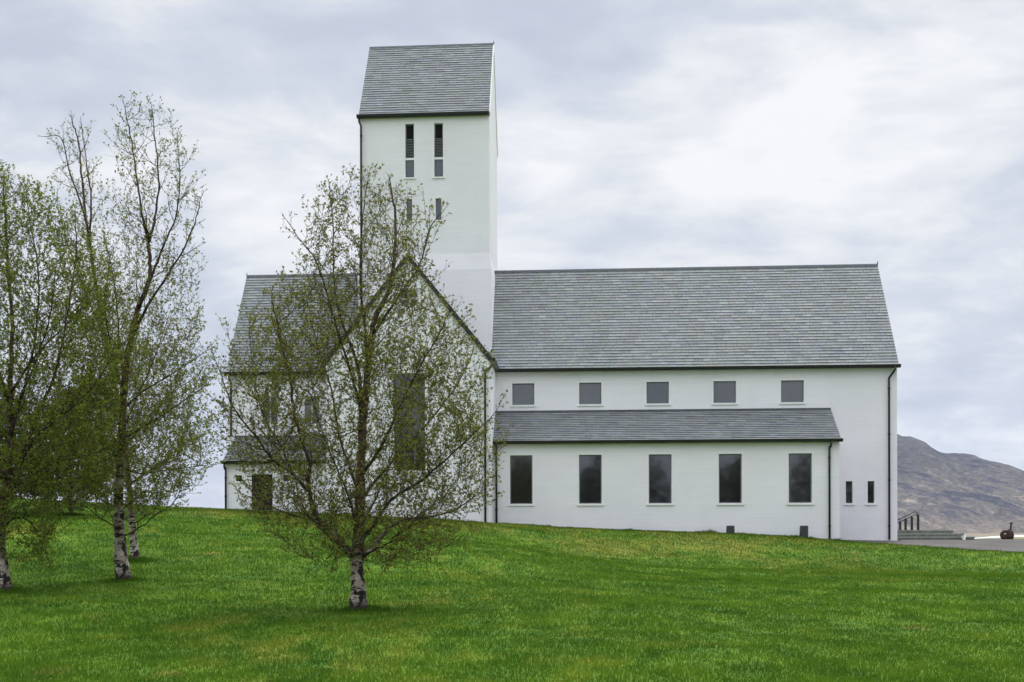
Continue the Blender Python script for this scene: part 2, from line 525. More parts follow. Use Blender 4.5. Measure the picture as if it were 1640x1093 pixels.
# ------------------------------------------------------------------ mountain across the valley
def build_mountain():
    D = 6900.0
    ctrl = [(100, 850), (760, 846), (900, 835), (1040, 800), (1180, 745), (1300, 706), (1400, 695), (1438, 695), (1455, 697), (1472, 703), (1488, 712.5),
            (1497, 718), (1503, 722), (1520, 723), (1542, 724), (1567, 730), (1590, 738), (1606, 743), (1622, 750), (1640, 756.5),
            (1700, 778), (1800, 806), (1950, 828), (2200, 842), (2600, 850)]
    P = [at(u, v, D) for u, v in ctrl]
    kx = np.array([p.x for p in P]); kz = np.array([p.z for p in P]) + 15
    nxm, nym = 420, 150
    xs = np.linspace(kx[0], kx[-1], nxm)
    ys = np.linspace(-1, 1, nym)
    X, T = np.meshgrid(xs, ys)
    ridge = np.interp(X, kx, kz)
    ridge = ridge + (16 * vnoise(X, T * 0, 130, 41) + 11 * vnoise(X, T * 0, 52, 42) + 7 * vnoise(X, T * 0, 24, 43)) * np.clip(ridge / 200, 0, 1)
    dep = 1150 + 120 * vnoise(X, T * 0, 900, 4)
    Y = D + T * dep
    g = 1 - np.abs(T)
    prof = np.where(T < 0, .55 * g + .45 * smooth(0, 1, g), g)
    H = ridge * prof
    und = 80 * vnoise(X, Y, 520, 5) + 50 * vnoise(X, Y, 210, 6) + 30 * vnoise(X, Y, 95, 7) + 18 * vnoise(X, Y, 45, 8) + 34 * np.abs(vnoise(X, Y * .4, 150, 14))
    gul = -np.abs(vnoise(X, Y * .45, 260, 9)) * 110 - np.abs(vnoise(X, Y * .5, 110, 10)) * 55
    edge = np.clip(g * 5, 0, 1) * np.clip(np.abs(T) * 3.2, .16, 1) * np.clip(ridge / 150, 0, 1)
    Z = -15 + H + (und + gul) * edge - (g <= 0) * 4
    i = np.arange(nxm * nym).reshape(nym, nxm)
    q = np.stack([i[:-1, :-1], i[:-1, 1:], i[1:, 1:], i[1:, :-1]], -1).reshape(-1, 4)
    me = bpy.data.meshes.new("mountain")
    me.from_pydata(np.stack([X, Y, Z], -1).reshape(-1, 3).tolist(), [], q.tolist())
    me.polygons.foreach_set('use_smooth', [True] * len(me.polygons))
    tag(link("mountain", me, M['mountain']), kind='structure')
build_mountain()

def build_river():
    # pale river on the valley floor, seen between the steps and the frame's right edge
    def vp(u, v):
        d = -(-15 + .35) * F / (v - HY + (u - CX) * .00224)
        p = at(u, v, d)
        return Vector((p.x, d, -15 + .35))
    top = [vp(u, v) for u, v in ((1560, 861.6), (1590, 859.0), (1625, 857.2), (1680, 856.6), (1760, 856.4))]
    bot = [vp(u, v) for u, v in ((1556, 862.8), (1590, 861.4), (1625, 859.8), (1680, 859.0), (1760, 858.6))]
    mb = MB()
    for k in range(len(top) - 1):
        mb.face((bot[k], bot[k + 1], top[k + 1], top[k]))
    tag(link("river", mb.mesh("river"), M['water']), kind='structure')
build_river()

# ------------------------------------------------------------------ road beside the church
def build_road():
    near = [(11.2, 60.6), (13.0, 58.8), (15.0, 56.3), (17.0, 53.2), (19.0, 49.3), (22.5, 44.0), (27.0, 39.0), (34.0, 34.0)]
    far = [(11.2, 62.7), (14.9, 63.2), (15.4, 70.4), (19.0, 70.4), (22.0, 68.5), (26.0, 66.0), (31.0, 63.0), (40.0, 58.0)]
    def resample(pl, n):
        pl = np.array(pl); s = np.r_[0, np.cumsum(np.hypot(*np.diff(pl, axis=0).T))]
        t = np.linspace(0, s[-1], n)
        return np.stack([np.interp(t, s, pl[:, 0]), np.interp(t, s, pl[:, 1])], -1)
    n, m_ = 90, 40
    A, B = resample(near, n), resample(far, n)
    v = []
    for j in range(m_ + 1):
        p = A + (B - A) * j / m_
        z = terrain(p[:, 0], p[:, 1]) + .02
        v += np.column_stack([p, z]).tolist()
    f = [(j * n + k, j * n + k + 1, (j + 1) * n + k + 1, (j + 1) * n + k) for j in range(m_) for k in range(n - 1)]
    me = bpy.data.meshes.new("road"); me.from_pydata(v, [], f)
    me.polygons.foreach_set('use_smooth', [True] * len(f))
    tag(link("road", me, M['asphalt']), kind='structure')
    return A, B
ROAD_NEAR, ROAD_FAR = build_road()

# ------------------------------------------------------------------ the church (metres)
XL, XR = -15.97, 14.65
YW, WN = 63.0, 4.0                 # nave wall plane, half the nave's width
ZE, ZR = 7.47, 12.68
YA, ZAE, ZAT = 60.83, 4.0, 5.44    # aisle wall plane, its eaves, the top of its roof
XAR = 11.69
XT, WT, YT, ZTT = -7.02, 3.66, 59.15, 12.02
XTL, XTR, TD, ZTE, ZTR = -9.88, -3.62, 3.54, 19.46, 23.84
YM = YW + WN
BASE = (-.6, YW, 0.3)
church = empty("church", BASE, "white church with steep grey slate roofs and a tall gabled tower, standing on the lawn", "church")
rnd = random.Random(5)

def part(name, mb, mat, parent=church, fix=False):
    """mesh given in world coordinates becomes a child of the church (or of one of its parts)"""
    if parent is church:
        return link(name, mb.mesh(name, BASE, fix), mat, church)
    off = Vector(BASE) + parent.location
    return link(name, mb.mesh(name, off, fix), mat, parent)

def wall_face(mb, P, outer, holes, depth=.16):
    """a flat wall with real openings; P maps (a, z, inward) to a point"""
    polys = [[Vector((a, z, 0)) for a, z in outer]] + [[Vector((a, z, 0)) for a, z in h] for h in holes]
    flat = [p for q in polys for p in q]
    for tri in tessellate_polygon(polys):
        pts = [P(flat[i].x, flat[i].y, 0) for i in tri]
        mb.face(pts)
    for h in holes:
        n = len(h)
        for k in range(n):
            (a0, z0), (a1, z1) = h[k], h[(k + 1) % n]
            mb.face([P(a0, z0, 0), P(a1, z1, 0), P(a1, z1, depth), P(a0, z0, depth)])

def rect(cx, z0, wd, h):
    return [(cx - wd / 2, z0), (cx + wd / 2, z0), (cx + wd / 2, z0 + h), (cx - wd / 2, z0 + h)]
def arch(cx, z0, wd, h, n=10):
    r = wd / 2
    return [(cx - r, z0), (cx + r, z0)] + [(cx + r * math.cos(math.pi * k / n), z0 + h - r + r * math.sin(math.pi * k / n)) for k in range(n + 1)]
def px_rect(x0, x1, y0, y1, Y):
    a, b = at(x0, y1, Y), at(x1, y0, Y)
    return (a.x + b.x) / 2, a.z, b.x - a.x, b.z - a.z

# --- openings
up_win = [px_rect(820.2 + d, 856 + d, 613.8 - k * 1.05, 648.8 - k * .95, YW) for k, d in enumerate((0, 107.3, 215.2, 322.6, 431))]
uw = up_win[2][2]; uh = up_win[2][3]; uz = sum(q[1] for q in up_win) / 5
low_win = [px_rect(816.6 + d, 853 + d, 729.5 - k * .8, 807.8 - k * .45, YA) for k, d in enumerate((0, 110.7, 222.5, 334.8, 446.9))]
lw = low_win[2][2]; lh = low_win[2][3]; lz = sum(q[1] for q in low_win) / 5
slit = [px_rect(1354.6, 1365.4, 771, 806.5, YW), px_rect(1389.6, 1400.4, 771, 806.5, YW)]
choir = [px_rect(419, 445, 634, 681, YW), px_rect(486, 512, 634, 681, YW)]

front = []
front += [rect(q[0], uz, uw, uh) for q in up_win]
front += [rect(q[0], slit[0][1], slit[0][2], slit[0][3]) for q in slit]
front += [arch(q[0], choir[0][1], choir[0][2], choir[0][3]) for q in choir]
nave = MB()
wall_face(nave, lambda a, z, d: (a, YW + d, z), [(XL, -1.2), (XR, -1.2), (XR, ZE + .25), (XL, ZE + .25)], front)
for X in (XL, XR):
    nave.face([(X, YW, -1.2), (X, YW + 2 * WN, -1.2), (X, YW + 2 * WN, ZE), (X, YM, ZR - .05), (X, YW, ZE)])
nave.face([(XL, YW + 2 * WN, -1.2), (XR, YW + 2 * WN, -1.2), (XR, YW + 2 * WN, ZE), (XL, YW + 2 * WN, ZE)])
part("nave_wall", nave, M['wall'])

# --- roofs: rows of single slates on a dark deck
def slates(mb, P0, ex, es, L, S, row=.19, clip=None):
    P0, ex, es = Vector(P0), Vector(ex).normalized(), Vector(es).normalized()
    n = ex.cross(es)
    if n.z < 0: n = -n
    rows = int(S / row) + 1
    for r in range(rows):
        s0 = r * row + rnd.uniform(-.004, .004)
        s1 = min(s0 + row * 1.12, S)
        if s1 - s0 < .03: break
        lo, hi = clip(s0) if clip else (0, L)
        x = lo - rnd.uniform(0, .3)
        rowtone = rnd.uniform(.97, 1.03)
        while x < hi:
            wd = rnd.uniform(.28, .52)
            a, b = max(lo, x + .004), min(hi, x + wd - .004)
            x += wd
            if b - a < .03: continue
            v = rnd.gauss(1, .075) * rowtone
            if rnd.random() < .06: v *= 1.16
            if rnd.random() < .08: v *= .87
            hue = rnd.random()
            base = (.218, .236, .222) if hue < .6 else ((.208, .220, .230) if hue < .86 else (.232, .226, .212))
            col = tuple(max(.03, q * v) for q in base)
            t0, t1 = .036 + rnd.uniform(-.004, .006), .004
            A, B = P0 + ex * a + es * s0 + n * t0, P0 + ex * b + es * s0 + n * t0
            C, D = P0 + ex * b + es * s1 + n * t1, P0 + ex * a + es * s1 + n * t1
            A0, B0 = P0 + ex * a + es * (s0 + .002) - n * .004, P0 + ex * b + es * (s0 + .002) - n * .004
            mb.face([A, B, C, D], col)
            edge = tuple(q * .6 for q in col)  # edges painted darker to deepen the shadow line under each row
            mb.face([A0, B0, B, A], edge)
            if rnd.random() < 1:
                mb.face([B0, P0 + ex * b + es * s1 - n * .004, C, B], edge)
                mb.face([A0, A, D, P0 + ex * a + es * s1 - n * .004], edge)

def deck(mb, P0, ex, es, L, S, th=.12):
    P0, ex, es = Vector(P0), Vector(ex).normalized(), Vector(es).normalized()
    n = ex.cross(es)
    if n.z < 0: n = -n
    q = [P0 - n * .006, P0 + ex * L - n * .006, P0 + ex * L + es * S - n * .006, P0 + es * S - n * .006]
    mb.prism(q, -n * th, (.07, .075, .075))

def pitched(name, x0, x1, y_eave, z_eave, y_ridge, z_ridge, over=.10, ends=(True, True), both=True):
    """roof with its ridge along X; the eave hangs over by `over`"""
    sl = Vector((0, y_ridge - y_eave, z_ridge - z_eave)); S = sl.length; sl.normalize()
    P0 = Vector((x0, y_eave, z_eave)) - sl * over
    mb = MB()
    deck(mb, P0, (1, 0, 0), sl, x1 - x0, S + over - .01)
    slates(mb, P0, (1, 0, 0), sl, x1 - x0, S + over)
    if both:
        s2 = Vector((0, -sl.y, sl.z)); P1 = Vector((x0, 2 * y_ridge - y_eave, z_eave)) - s2 * over
        deck(mb, P1, (1, 0, 0), s2, x1 - x0, S + over - .01)
        slates(mb, P1, (1, 0, 0), s2, x1 - x0, S + over, row=.33)
    return part(name, mb, M['slate']), P0

def gutter(parent, x0, x1, y, z, h=.14, d=.14, name="gutter"):
    """half-round-ish black gutter along X, hung below and in front of the roof's lower edge"""
    mb = MB()
    prof = [(.04, -h), (-.05, -h), (-d + .02, -h * .62), (-d, 0), (-d + .015, .012), (-d + .03, 0), (-.05, -.03), (.04, -.02)]
    mb.prism([(x0, y + a, z + b) for a, b in prof], (x1 - x0, 0, 0))
    return part(name, mb, M['gutter'], parent, True)

def ridge_cap(parent, x0, x1, y, z, tip0=True, tip1=True):
    mb = MB()
    mb.prism([(x0, y - .09, z - .075), (x0, y - .03, z + .03), (x0, y + .03, z + .03), (x0, y + .09, z - .075)], (x1 - x0, 0, 0))
    for x, on in ((x0, tip0), (x1, tip1)):
        if on:
            mb.tube([(x, y, z), (x, y, z + .16)], [.035, .012], 6)
    return part("ridge_cap", mb, M['lead'], parent, True)

def pipe(pts, name="downpipe", r=.047):
    mb = MB()
    mb.tube(pts, r, 10)
    top, bot = Vector(pts[-2]), Vector(pts[-1])
    n = max(1, int((top.z - bot.z) / 2.0))
    for k in range(n + 1):
        z = bot.z + .6 + k * (top.z - bot.z - 1.0) / max(1, n)
        mb.tube([(bot.x, bot.y, z), (bot.x, bot.y, z + .07)], r * 1.35, 10)
        mb.box(bot.x - .02, bot.x + .02, bot.y, bot.y + .12, z + .015, z + .05)
    return part(name, mb, M['gutter'])

roof, P0 = pitched("nave_roof", XTR - .25, XR + .03, YW - .18, ZE, YM, ZR)
gutter(roof, -3.30, XR + .10, P0.y + .02, P0.z + .03, .15)
ridge_cap(roof, XTR - .1, XR + .03, YM, ZR + .03, False, True)
mb = MB()                               # plain soffit and fascia under the gutter
mb.prism([(-3.30, YW - .30, ZE - .10), (-3.30, YW + .05, ZE + .22), (-3.30, YW + .05, ZE - .10)], (XR + 3.28, 0, 0))
part("eaves_board", mb, M['trim'], roof, True)
mb = MB()                               # lead flashing where the roof meets the tower
sl = Vector((0, YM - YW + .18, ZR - ZE)); sl.normalize()
q0 = Vector((XTR + .0, YW - .1, ZE)) + Vector((0, -sl.z, sl.y)) * .05
mb.prism([q0, q0 + Vector((.07, 0, 0)), q0 + Vector((.07, 0, 0)) + sl * 6.45, q0 + sl * 6.45], Vector((0, -sl.z, sl.y)) * .02)
part("flashing", mb, M['lead'], roof, True)

choof, P0 = pitched("choir_roof", XL - .03, XTL + .25, YW - .18, ZE, YM, ZR)
gutter(choof, XL - .10, XT - WT + .2, P0.y + .02, P0.z + .03, .15)
ridge_cap(choof, XL - .03, XTL + .1, YM, ZR + .03, True, False)

# --- south aisle along the nave, and the low one along the choir
aw = MB()
wall_face(aw, lambda a, z, d: (a, YA + d, z), [(XT + WT - .4, -1.2), (XAR, -1.2), (XAR, ZAE), (XT + WT - .4, ZAE)], [rect(q[0], lz, lw, lh) for q in low_win])
aw.face([(XAR, YA, -1.2), (XAR, YW, -1.2), (XAR, YW, ZAT - .06), (XAR, YA, ZAE - .06)])
part("aisle_wall", aw, M['wall'])
def leanto(name, x0, x1, ye, zee, yt, ztop, gx0, gx1):
    sl = Vector((0, yt - ye, ztop - zee)); S = sl.length; sl.normalize()
    P0 = Vector((x0, ye, zee)) - sl * .10
    mb = MB(); deck(mb, P0, (1, 0, 0), sl, x1 - x0, S + .09); slates(mb, P0, (1, 0, 0), sl, x1 - x0, S + .10, row=.17)
    o = part(name, mb, M['slate'])
    gutter(o, gx0, gx1, P0.y + .02, P0.z + .03, .14)
    fl = MB(); fl.box(x0, x1, yt - .03, yt - .004, ztop - .01, ztop + .08)
    part("flashing", fl, M['lead'], o)
    return o
leanto("aisle_roof", XT + WT - .06, XAR + .03, YA - .12, ZAE, YW, ZAT, XT + WT - .06, XAR + .10)
lt = at(356, 740, YA); ltop = at(367, 701, YW)
XAL, ZLE, ZLT = lt.x + .12, lt.z + .05, ltop.z
dr = px_rect(403, 436.5, 760, 819, YA); sm = [px_rect(377.5, 387.5, 761.5, 771.5, YA), px_rect(453.5, 463.5, 760.5, 770.5, YA)]
dz0 = tz(dr[0], YA) - .02
cw = MB()
holes = [rect(dr[0], dz0, dr[2], dr[1] + dr[3] - dz0)] + [rect(q[0], sm[0][1], sm[0][2], sm[0][3]) for q in sm]
wall_face(cw, lambda a, z, d: (a, YA + d, z), [(XAL, -1.2), (XT - WT + .4, -1.2), (XT - WT + .4, ZLE), (XAL, ZLE)], holes)
cw.face([(XAL, YW, -1.2), (XAL, YA, -1.2), (XAL, YA, ZLE - .06), (XAL, YW, ZLT - .06)])
part("vestry_wall", cw, M['wall'])
leanto("vestry_roof", XAL - .06, XT - WT + .06, YA - .12, ZLE, YW, ZLT, XAL - .12, XT - WT + .06)

# --- transept
WI = WT - .06
tw = px_rect(631, 680.5, 598, 754, YT)
wheel = at(654.8, 478.5, YT); WR = .46
tv = MB()
outer = [(XT - WI, -1.2), (XT + WI, -1.2), (XT + WI, ZE - .02), (XT, ZTT - .06), (XT - WI, ZE - .02)]
ring = [(wheel.x + WR * math.cos(2 * math.pi * k / 28), wheel.z + WR * math.sin(2 * math.pi * k / 28)) for k in range(28)]
wall_face(tv, lambda a, z, d: (a, YT + d, z), outer, [rect(*tw), ring], .18)
for X in (XT - WI, XT + WI):
    tv.face([(X, YT, -1.2), (X, YW + .1, -1.2), (X, YW + .1, ZE), (X, YT, ZE)])
part("transept_wall", tv, M['wall'])
tr = MB()
for sgn in (1, -1):
    sl = Vector((-sgn * WT, 0, ZTT - ZE)); S = sl.length; sl.normalize()
    P0 = Vector((XT + sgn * WT, YT - .05, ZE)) - sl * .06
    deck(tr, P0, (0, 1, 0), sl, 5.2, S + .05); slates(tr, P0, (0, 1, 0), sl, 5.2, S + .06)
tro = part("transept_roof", tr, M['slate'])
vb = MB()                               # black verge boards of the gable
for sgn in (1, -1):
    sl = Vector((-sgn * WT, 0, ZTT - ZE)).normalized(); n = Vector((sgn * sl.z, 0, sgn * -sl.x)) if False else Vector((sl.z * sgn, 0, abs(sl.x)))
    lo, hi = Vector((XT + sgn * WT, YT - .12, ZE)) - sl * .10, Vector((XT, YT - .12, ZTT))
    dn = -n.normalized() * .17
    vb.prism([lo + n * .03, hi + Vector((0, 0, .05)), hi + Vector((0, 0, -.20)), lo + dn], (0, .117, 0))
part("verge_board", vb, M['gutter'], tro, True)
for sgn in (1, -1):                     # eaves gutters of the transept, running back from the gable
    ge = MB()
    x = XT + sgn * (WT + .05)
    ge.prism([(x - .06 * sgn, YT - .02, ZE - .15), (x + .06 * sgn, YT - .02, ZE - .12), (x + .08 * sgn, YT - .02, ZE + .02), (x - .06 * sgn, YT - .02, ZE + .02)], (0, 3.9, 0))
    part("gutter", ge, M['gutter'], tro, True)
for sgn in (1, -1):                     # white kneelers below the verges
    kn = MB()
    x = XT + sgn * WI
    kn.prism([(x - .02 * sgn, YT - .05, ZE - .18), (x - .62 * sgn, YT - .05, ZE + .42), (x - .44 * sgn, YT - .05, ZE - .22), (x - .02 * sgn, YT - .05, ZE - .5)], (0, .047, 0))
    part("kneeler", kn, M['trim'], tro, True)

# --- tower
YF = YM - TD
led0, led1 = at(700, 432.5, YF).z, at(700, 406, YF).z
tdz = MB()
INS = .09
tws = [px_rect(649.3, 663, 198.6, 284.4, YF + INS), px_rect(695.5, 709.5, 197, 283, YF + INS)]
tls = [px_rect(651, 660, 319, 353.5, YF + INS), px_rect(697.8, 706.8, 317.3, 352, YF + INS)]
x0, x1 = XTL + INS, XTR - INS
wall_face(tdz, lambda a, z, d: (a, YF + INS + d, z), [(x0, led1), (x1, led1), (x1, ZTE), (x0, ZTE)],
          [rect(q[0], tws[0][1], tws[0][2], tws[0][3]) for q in tws] + [rect(q[0], tls[0][1], tls[0][2], tls[0][3]) for q in tls], .22)
yb = YM + TD - INS
for X in (x0, x1):
    tdz.face([(X, YF + INS, led1), (X, yb, led1), (X, yb, ZTE), (X, YM, ZTR - .05), (X, YF + INS, ZTE)])
tdz.face([(x0, yb, led1), (x1, yb, led1), (x1, yb, ZTE), (x0, yb, ZTE)])
part("tower_wall", tdz, M['wall'])
tb = MB()                               # broader lower stage with the sloping ledge on top
YB = YM + TD
lo = [(XTL, YF), (XTR, YF), (XTR, YB), (XTL, YB)]; hi = [(x0, YF + INS), (x1, YF + INS), (x1, yb), (x0, yb)]
for k in range(4):
    a, b = lo[k], lo[(k + 1) % 4]; c, d = hi[(k + 1) % 4], hi[k]
    tb.face([(*a, 6.0), (*b, 6.0), (*b, led0), (*a, led0)])
    tb.face([(*a, led0), (*b, led0), (*c, led1), (*d, led1)])
part("tower_base", tb, M['wall'])
trf, P0 = pitched("tower_roof", x0 - .03, x1 - .01, YF + INS - .10, ZTE, YM, ZTR, .06)
gutter(trf, x0 - .12, x1 - .0, P0.y + .02, P0.z + .03, .15)
ridge_cap(trf, x0 - .03, x1 + .02, YM, ZTR + .02, False, True)
cp = MB()                               # white coping along the tower gable
for sgn in (1, -1):
    a = Vector((x1 - .01, YM - sgn * (TD - INS + .06), ZTE + .0)); b = Vector((x1 - .01, YM, ZTR + .03))
    cp.prism([a, b, b + Vector((0, 0, -.22)), a + Vector((0, sgn * .06, -.22))], (.05, 0, 0))
part("gable_coping", cp, M['trim'], trf, True)

# --- windows: frame > pane, sill, surround; local x centred, z from the opening's foot, y = 0 on the wall face
def window_set(kind, wd, h, spots, Y, zf, glass, fr=.045, sill=.08, surround=.075, extra=None, inset=.09, name="window"):
    f = MB()
    f.box(-wd / 2 + .001, -wd / 2 + fr, inset, inset + .05, .001, h - .001)
    f.box(wd / 2 - fr, wd / 2 - .001, inset, inset + .05, .001, h - .001)
    f.box(-wd / 2 + fr, wd / 2 - fr, inset, inset + .05, .001, fr)
    f.box(-wd / 2 + fr, wd / 2 - fr, inset, inset + .05, h - fr, h - .001)
    fm = f.mesh(kind + "_frame")
    g = MB(); g.box(-wd / 2 + fr - .006, wd / 2 - fr + .006, inset + .02, inset + .04, fr - .006, h - fr + .006)
    gm = g.mesh(kind + "_pane")
    s = MB()
    s.prism([(-wd / 2 - .09, -.05, -.012), (-wd / 2 - .09, inset - .002, .006), (-wd / 2 - .09, inset - .002, -sill), (-wd / 2 - .09, -.05, -sill)], (wd + .18, 0, 0))
    smh = s.mesh(kind + "_sill", fix=True)
    b = MB()
    e, t_ = surround, .014
    b.box(-wd / 2 - e, -wd / 2 - .002, -t_, .01, 0, h + e); b.box(wd / 2 + .002, wd / 2 + e, -t_, .01, 0, h + e)
    b.box(-wd / 2 - .002, wd / 2 + .002, -t_, .01, h + .002, h + e)
    bmh = b.mesh(kind + "_surround")
    for m_, k in ((fm, M['frame']), (gm, glass), (smh, M['trim']), (bmh, M['trim'])):
        m_.materials.append(k)
    ex = [(n, q) for n, q in (extra or [])]
    for x in spots:
        o = link(name, fm, None, church, Vector((x, Y, zf)) - Vector(BASE))
        link("pane", gm, None, o); link("sill", smh, None, o)
        if surround: link("surround", bmh, None, o)
        for n, q in ex: link(n, q, None, o)

window_set("clerestory", uw, uh, [q[0] for q in up_win], YW, uz, M['glass_up'])
window_set("aisle", lw, lh, [q[0] for q in low_win], YA, lz, M['glass'])
window_set("slit", slit[0][2], slit[0][3], [q[0] for q in slit], YW, slit[0][1], M['glass'], fr=.03, surround=.05)
window_set("vestry", sm[0][2], sm[0][3], [q[0] for q in sm], YA, sm[0][1], M['glass'], fr=.03, surround=.0)
mu = MB()
for k in (1, 2):
    mu.box(-tw[2] / 2 + k * tw[2] / 3 - .02, -tw[2] / 2 + k * tw[2] / 3 + .02, .085, .135, .05, tw[3] - .05)
for k in range(1, 6):
    for j in range(3):
        a = -tw[2] / 2 + j * tw[2] / 3 + (.045 if j == 0 else .02); b_ = -tw[2] / 2 + (j + 1) * tw[2] / 3 - (.045 if j == 2 else .02)
        mu.box(a, b_, .09, .13, k * tw[3] / 6 - .015, k * tw[3] / 6 + .015)
mum = mu.mesh("transept_mullions"); mum.materials.append(M['frame'])
window_set("transept", tw[2], tw[3], [tw[0]], YT, tw[1], M['glass'], extra=[("mullion", mum)])
# belfry windows: black sheet painted as the shade inside, louvres, white bar and a lower pane
def belfry(spots, h, wd, zf, Y):
    bar = MB(); bar.box(-wd / 2 + .001, wd / 2 - .001, .02, .10, h * .325, h * .362); bm_ = bar.mesh("belfry_bar"); bm_.materials.append(M['trim'])
    lv = MB()
    z = h * .37
    while z < h * .71:
        lv.prism([(-wd / 2 + .05, .05, z), (-wd / 2 + .05, .125, z + .05), (-wd / 2 + .05, .125, z + .065), (-wd / 2 + .05, .05, z + .018)], (wd - .1, 0, 0))
        z += .075
    lm = lv.mesh("belfry_louvres", fix=True); lm.materials.append(M['louvre'])
    lp = MB(); lp.box(-wd / 2 + .046, wd / 2 - .046, .095, .105, .05, h * .324); lpm = lp.mesh("belfry_lower_pane"); lpm.materials.append(M['glass_up'])
    window_set("belfry", wd, h, spots, Y, zf, M['void'], extra=[("glazing_bar", bm_), ("louvre", lm), ("lower_pane", lpm)], surround=.06, inset=.12)
belfry([q[0] for q in tws], tws[0][3], tws[0][2], tws[0][1], YF + INS)
window_set("tower_slit", tls[0][2], tls[0][3], [q[0] for q in tls], YF + INS, tls[0][1], M['glass_up'], fr=.03, surround=.05)
# arched windows of the choir
def arched(spots, wd, h, zf, Y):
    f = MB(); out = arch(0, 0, wd - .004, h - .002, 14); inn = arch(0, .045, wd - .09, h - .09, 14)
    for k in range(len(out)):
        a, b_ = out[k], out[(k + 1) % len(out)]; c, d = inn[(k + 1) % len(inn)], inn[k]
        f.prism([(a[0], .09, a[1]), (b_[0], .09, b_[1]), (c[0], .09, c[1]), (d[0], .09, d[1])], (0, .05, 0))
    f.box(-.02, .02, .092, .13, .05, h - .05)
    fm = f.mesh("arched_frame", fix=True); fm.materials.append(M['trim'])
    g = MB(); g.prism([(a, .11, z) for a, z in arch(0, .04, wd - .08, h - .08, 14)], (0, .02, 0)); gm = g.mesh("arched_pane", fix=True); gm.materials.append(M['glass_up'])
    s = MB(); s.box(-wd / 2 - .08, wd / 2 + .08, -.06, .088, -.10, -.003); sh = s.mesh("arched_sill"); sh.materials.append(M['trim'])
    for x in spots:
        o = link("arched_window", fm, None, church, Vector((x, Y, zf)) - Vector(BASE)); link("pane", gm, None, o); link("sill", sh, None, o)
arched([q[0] for q in choir], choir[0][2], choir[0][3], choir[0][1], YW)
# wheel window of the gable
f = MB()
N = 28
for k in range(N):
    a0, a1 = 2 * math.pi * k / N, 2 * math.pi * (k + 1) / N
    f.prism([(r * math.cos(a), .06, r * math.sin(a)) for r, a in ((WR - .002, a0), (WR - .002, a1), (WR - .06, a1), (WR - .06, a0))], (0, .06, 0))
f.box(-.05, .05, .05, .11, -WR + .05, WR - .05)
f.box(-WR + .05, -.05, .052, .108, -.05, .05); f.box(.05, WR - .05, .052, .108, -.05, .05)
fo = link("wheel_window", f.mesh("wheel_frame", fix=True), M['trim'], church, Vector((wheel.x, YT, wheel.z)) - Vector(BASE))
g = MB(); g.prism([((WR - .05) * math.cos(2 * math.pi * k / N), .115, (WR - .05) * math.sin(2 * math.pi * k / N)) for k in range(N)], (0, .02, 0))
link("pane", g.mesh("wheel_pane", fix=True), M['glass'], fo)
# vestry door
dh = dr[1] + dr[3] - dz0
d = MB(); d.box(-dr[2] / 2 + .06, dr[2] / 2 - .06, .10, .15, .02, dh - .06)
for k in range(1, 6):
    xk = -dr[2] / 2 + .06 + k * (dr[2] - .12) / 6
    d.box(xk - .006, xk + .006, .094, .10, .05, dh - .1)
do = link("door", d.mesh("door"), M['door'], church, Vector((dr[0], YA, dz0)) - Vector(BASE))
df = MB(); df.box(-dr[2] / 2 + .001, -dr[2] / 2 + .059, .06, .16, 0, dh - .001); df.box(dr[2] / 2 - .059, dr[2] / 2 - .001, .06, .16, 0, dh - .001); df.box(-dr[2] / 2 + .059, dr[2] / 2 - .059, .06, .16, dh - .059, dh - .001)
link("door_frame", df.mesh("door_frame"), M['door'], do)
hd = MB(); hd.tube([(dr[2] / 2 - .16, .10, 1.02), (dr[2] / 2 - .16, .04, 1.02), (dr[2] / 2 - .28, .04, 1.02)], .012, 6)
link("handle", hd.mesh("handle"), M['iron'], do)

# --- downpipes
def swan(xg, yg, zg, xw, yw, zdrop, zbot, r=.047):
    return pipe([(xg, yg, zg), (xg, yg, zg - .16), (xg + (xw - xg) * .25, yg + (yw - yg) * .25, zg - .26), (xw, yw, zg - zdrop + .1), (xw, yw, zg - zdrop), (xw, yw, zbot)], r=r)
p = at(1424, 700, YW - .08); swan(at(1431, 590, YW).x, YW - .30, ZE - .12, p.x, YW - .085, .62, -.44)
p = at(1328.5, 760, YA - .08); swan(at(1329.5, 706, YA).x, YA - .22, ZAE - .12, p.x, YA - .085, .35, tz(p.x, YA))
p = at(795, 760, YA - .08); swan(p.x, YA - .22, ZAE - .12, p.x, YA - .085, .3, tz(p.x, YA))
p = at(777, 700, YT - .08); swan(XT + WT + .02, YT - .085, ZE - .14, p.x, YT - .085, .52, tz(p.x, YT))
p = at(370, 640, YW - .08); swan(p.x - .05, YW - .30, ZE - .12, p.x, YW - .085, .5, ZLT + .05)
p = at(361.5, 780, YA - .08); swan(p.x - .03, YA - .22, ZLE - .12, p.x, YA - .085, .3, tz(p.x, YA))
p = at(578.8, 300, YF); swan(at(575, 188, YF).x, YF - .02, ZTE - .12, p.x, YF - .06, .5, led0 - 2.2)

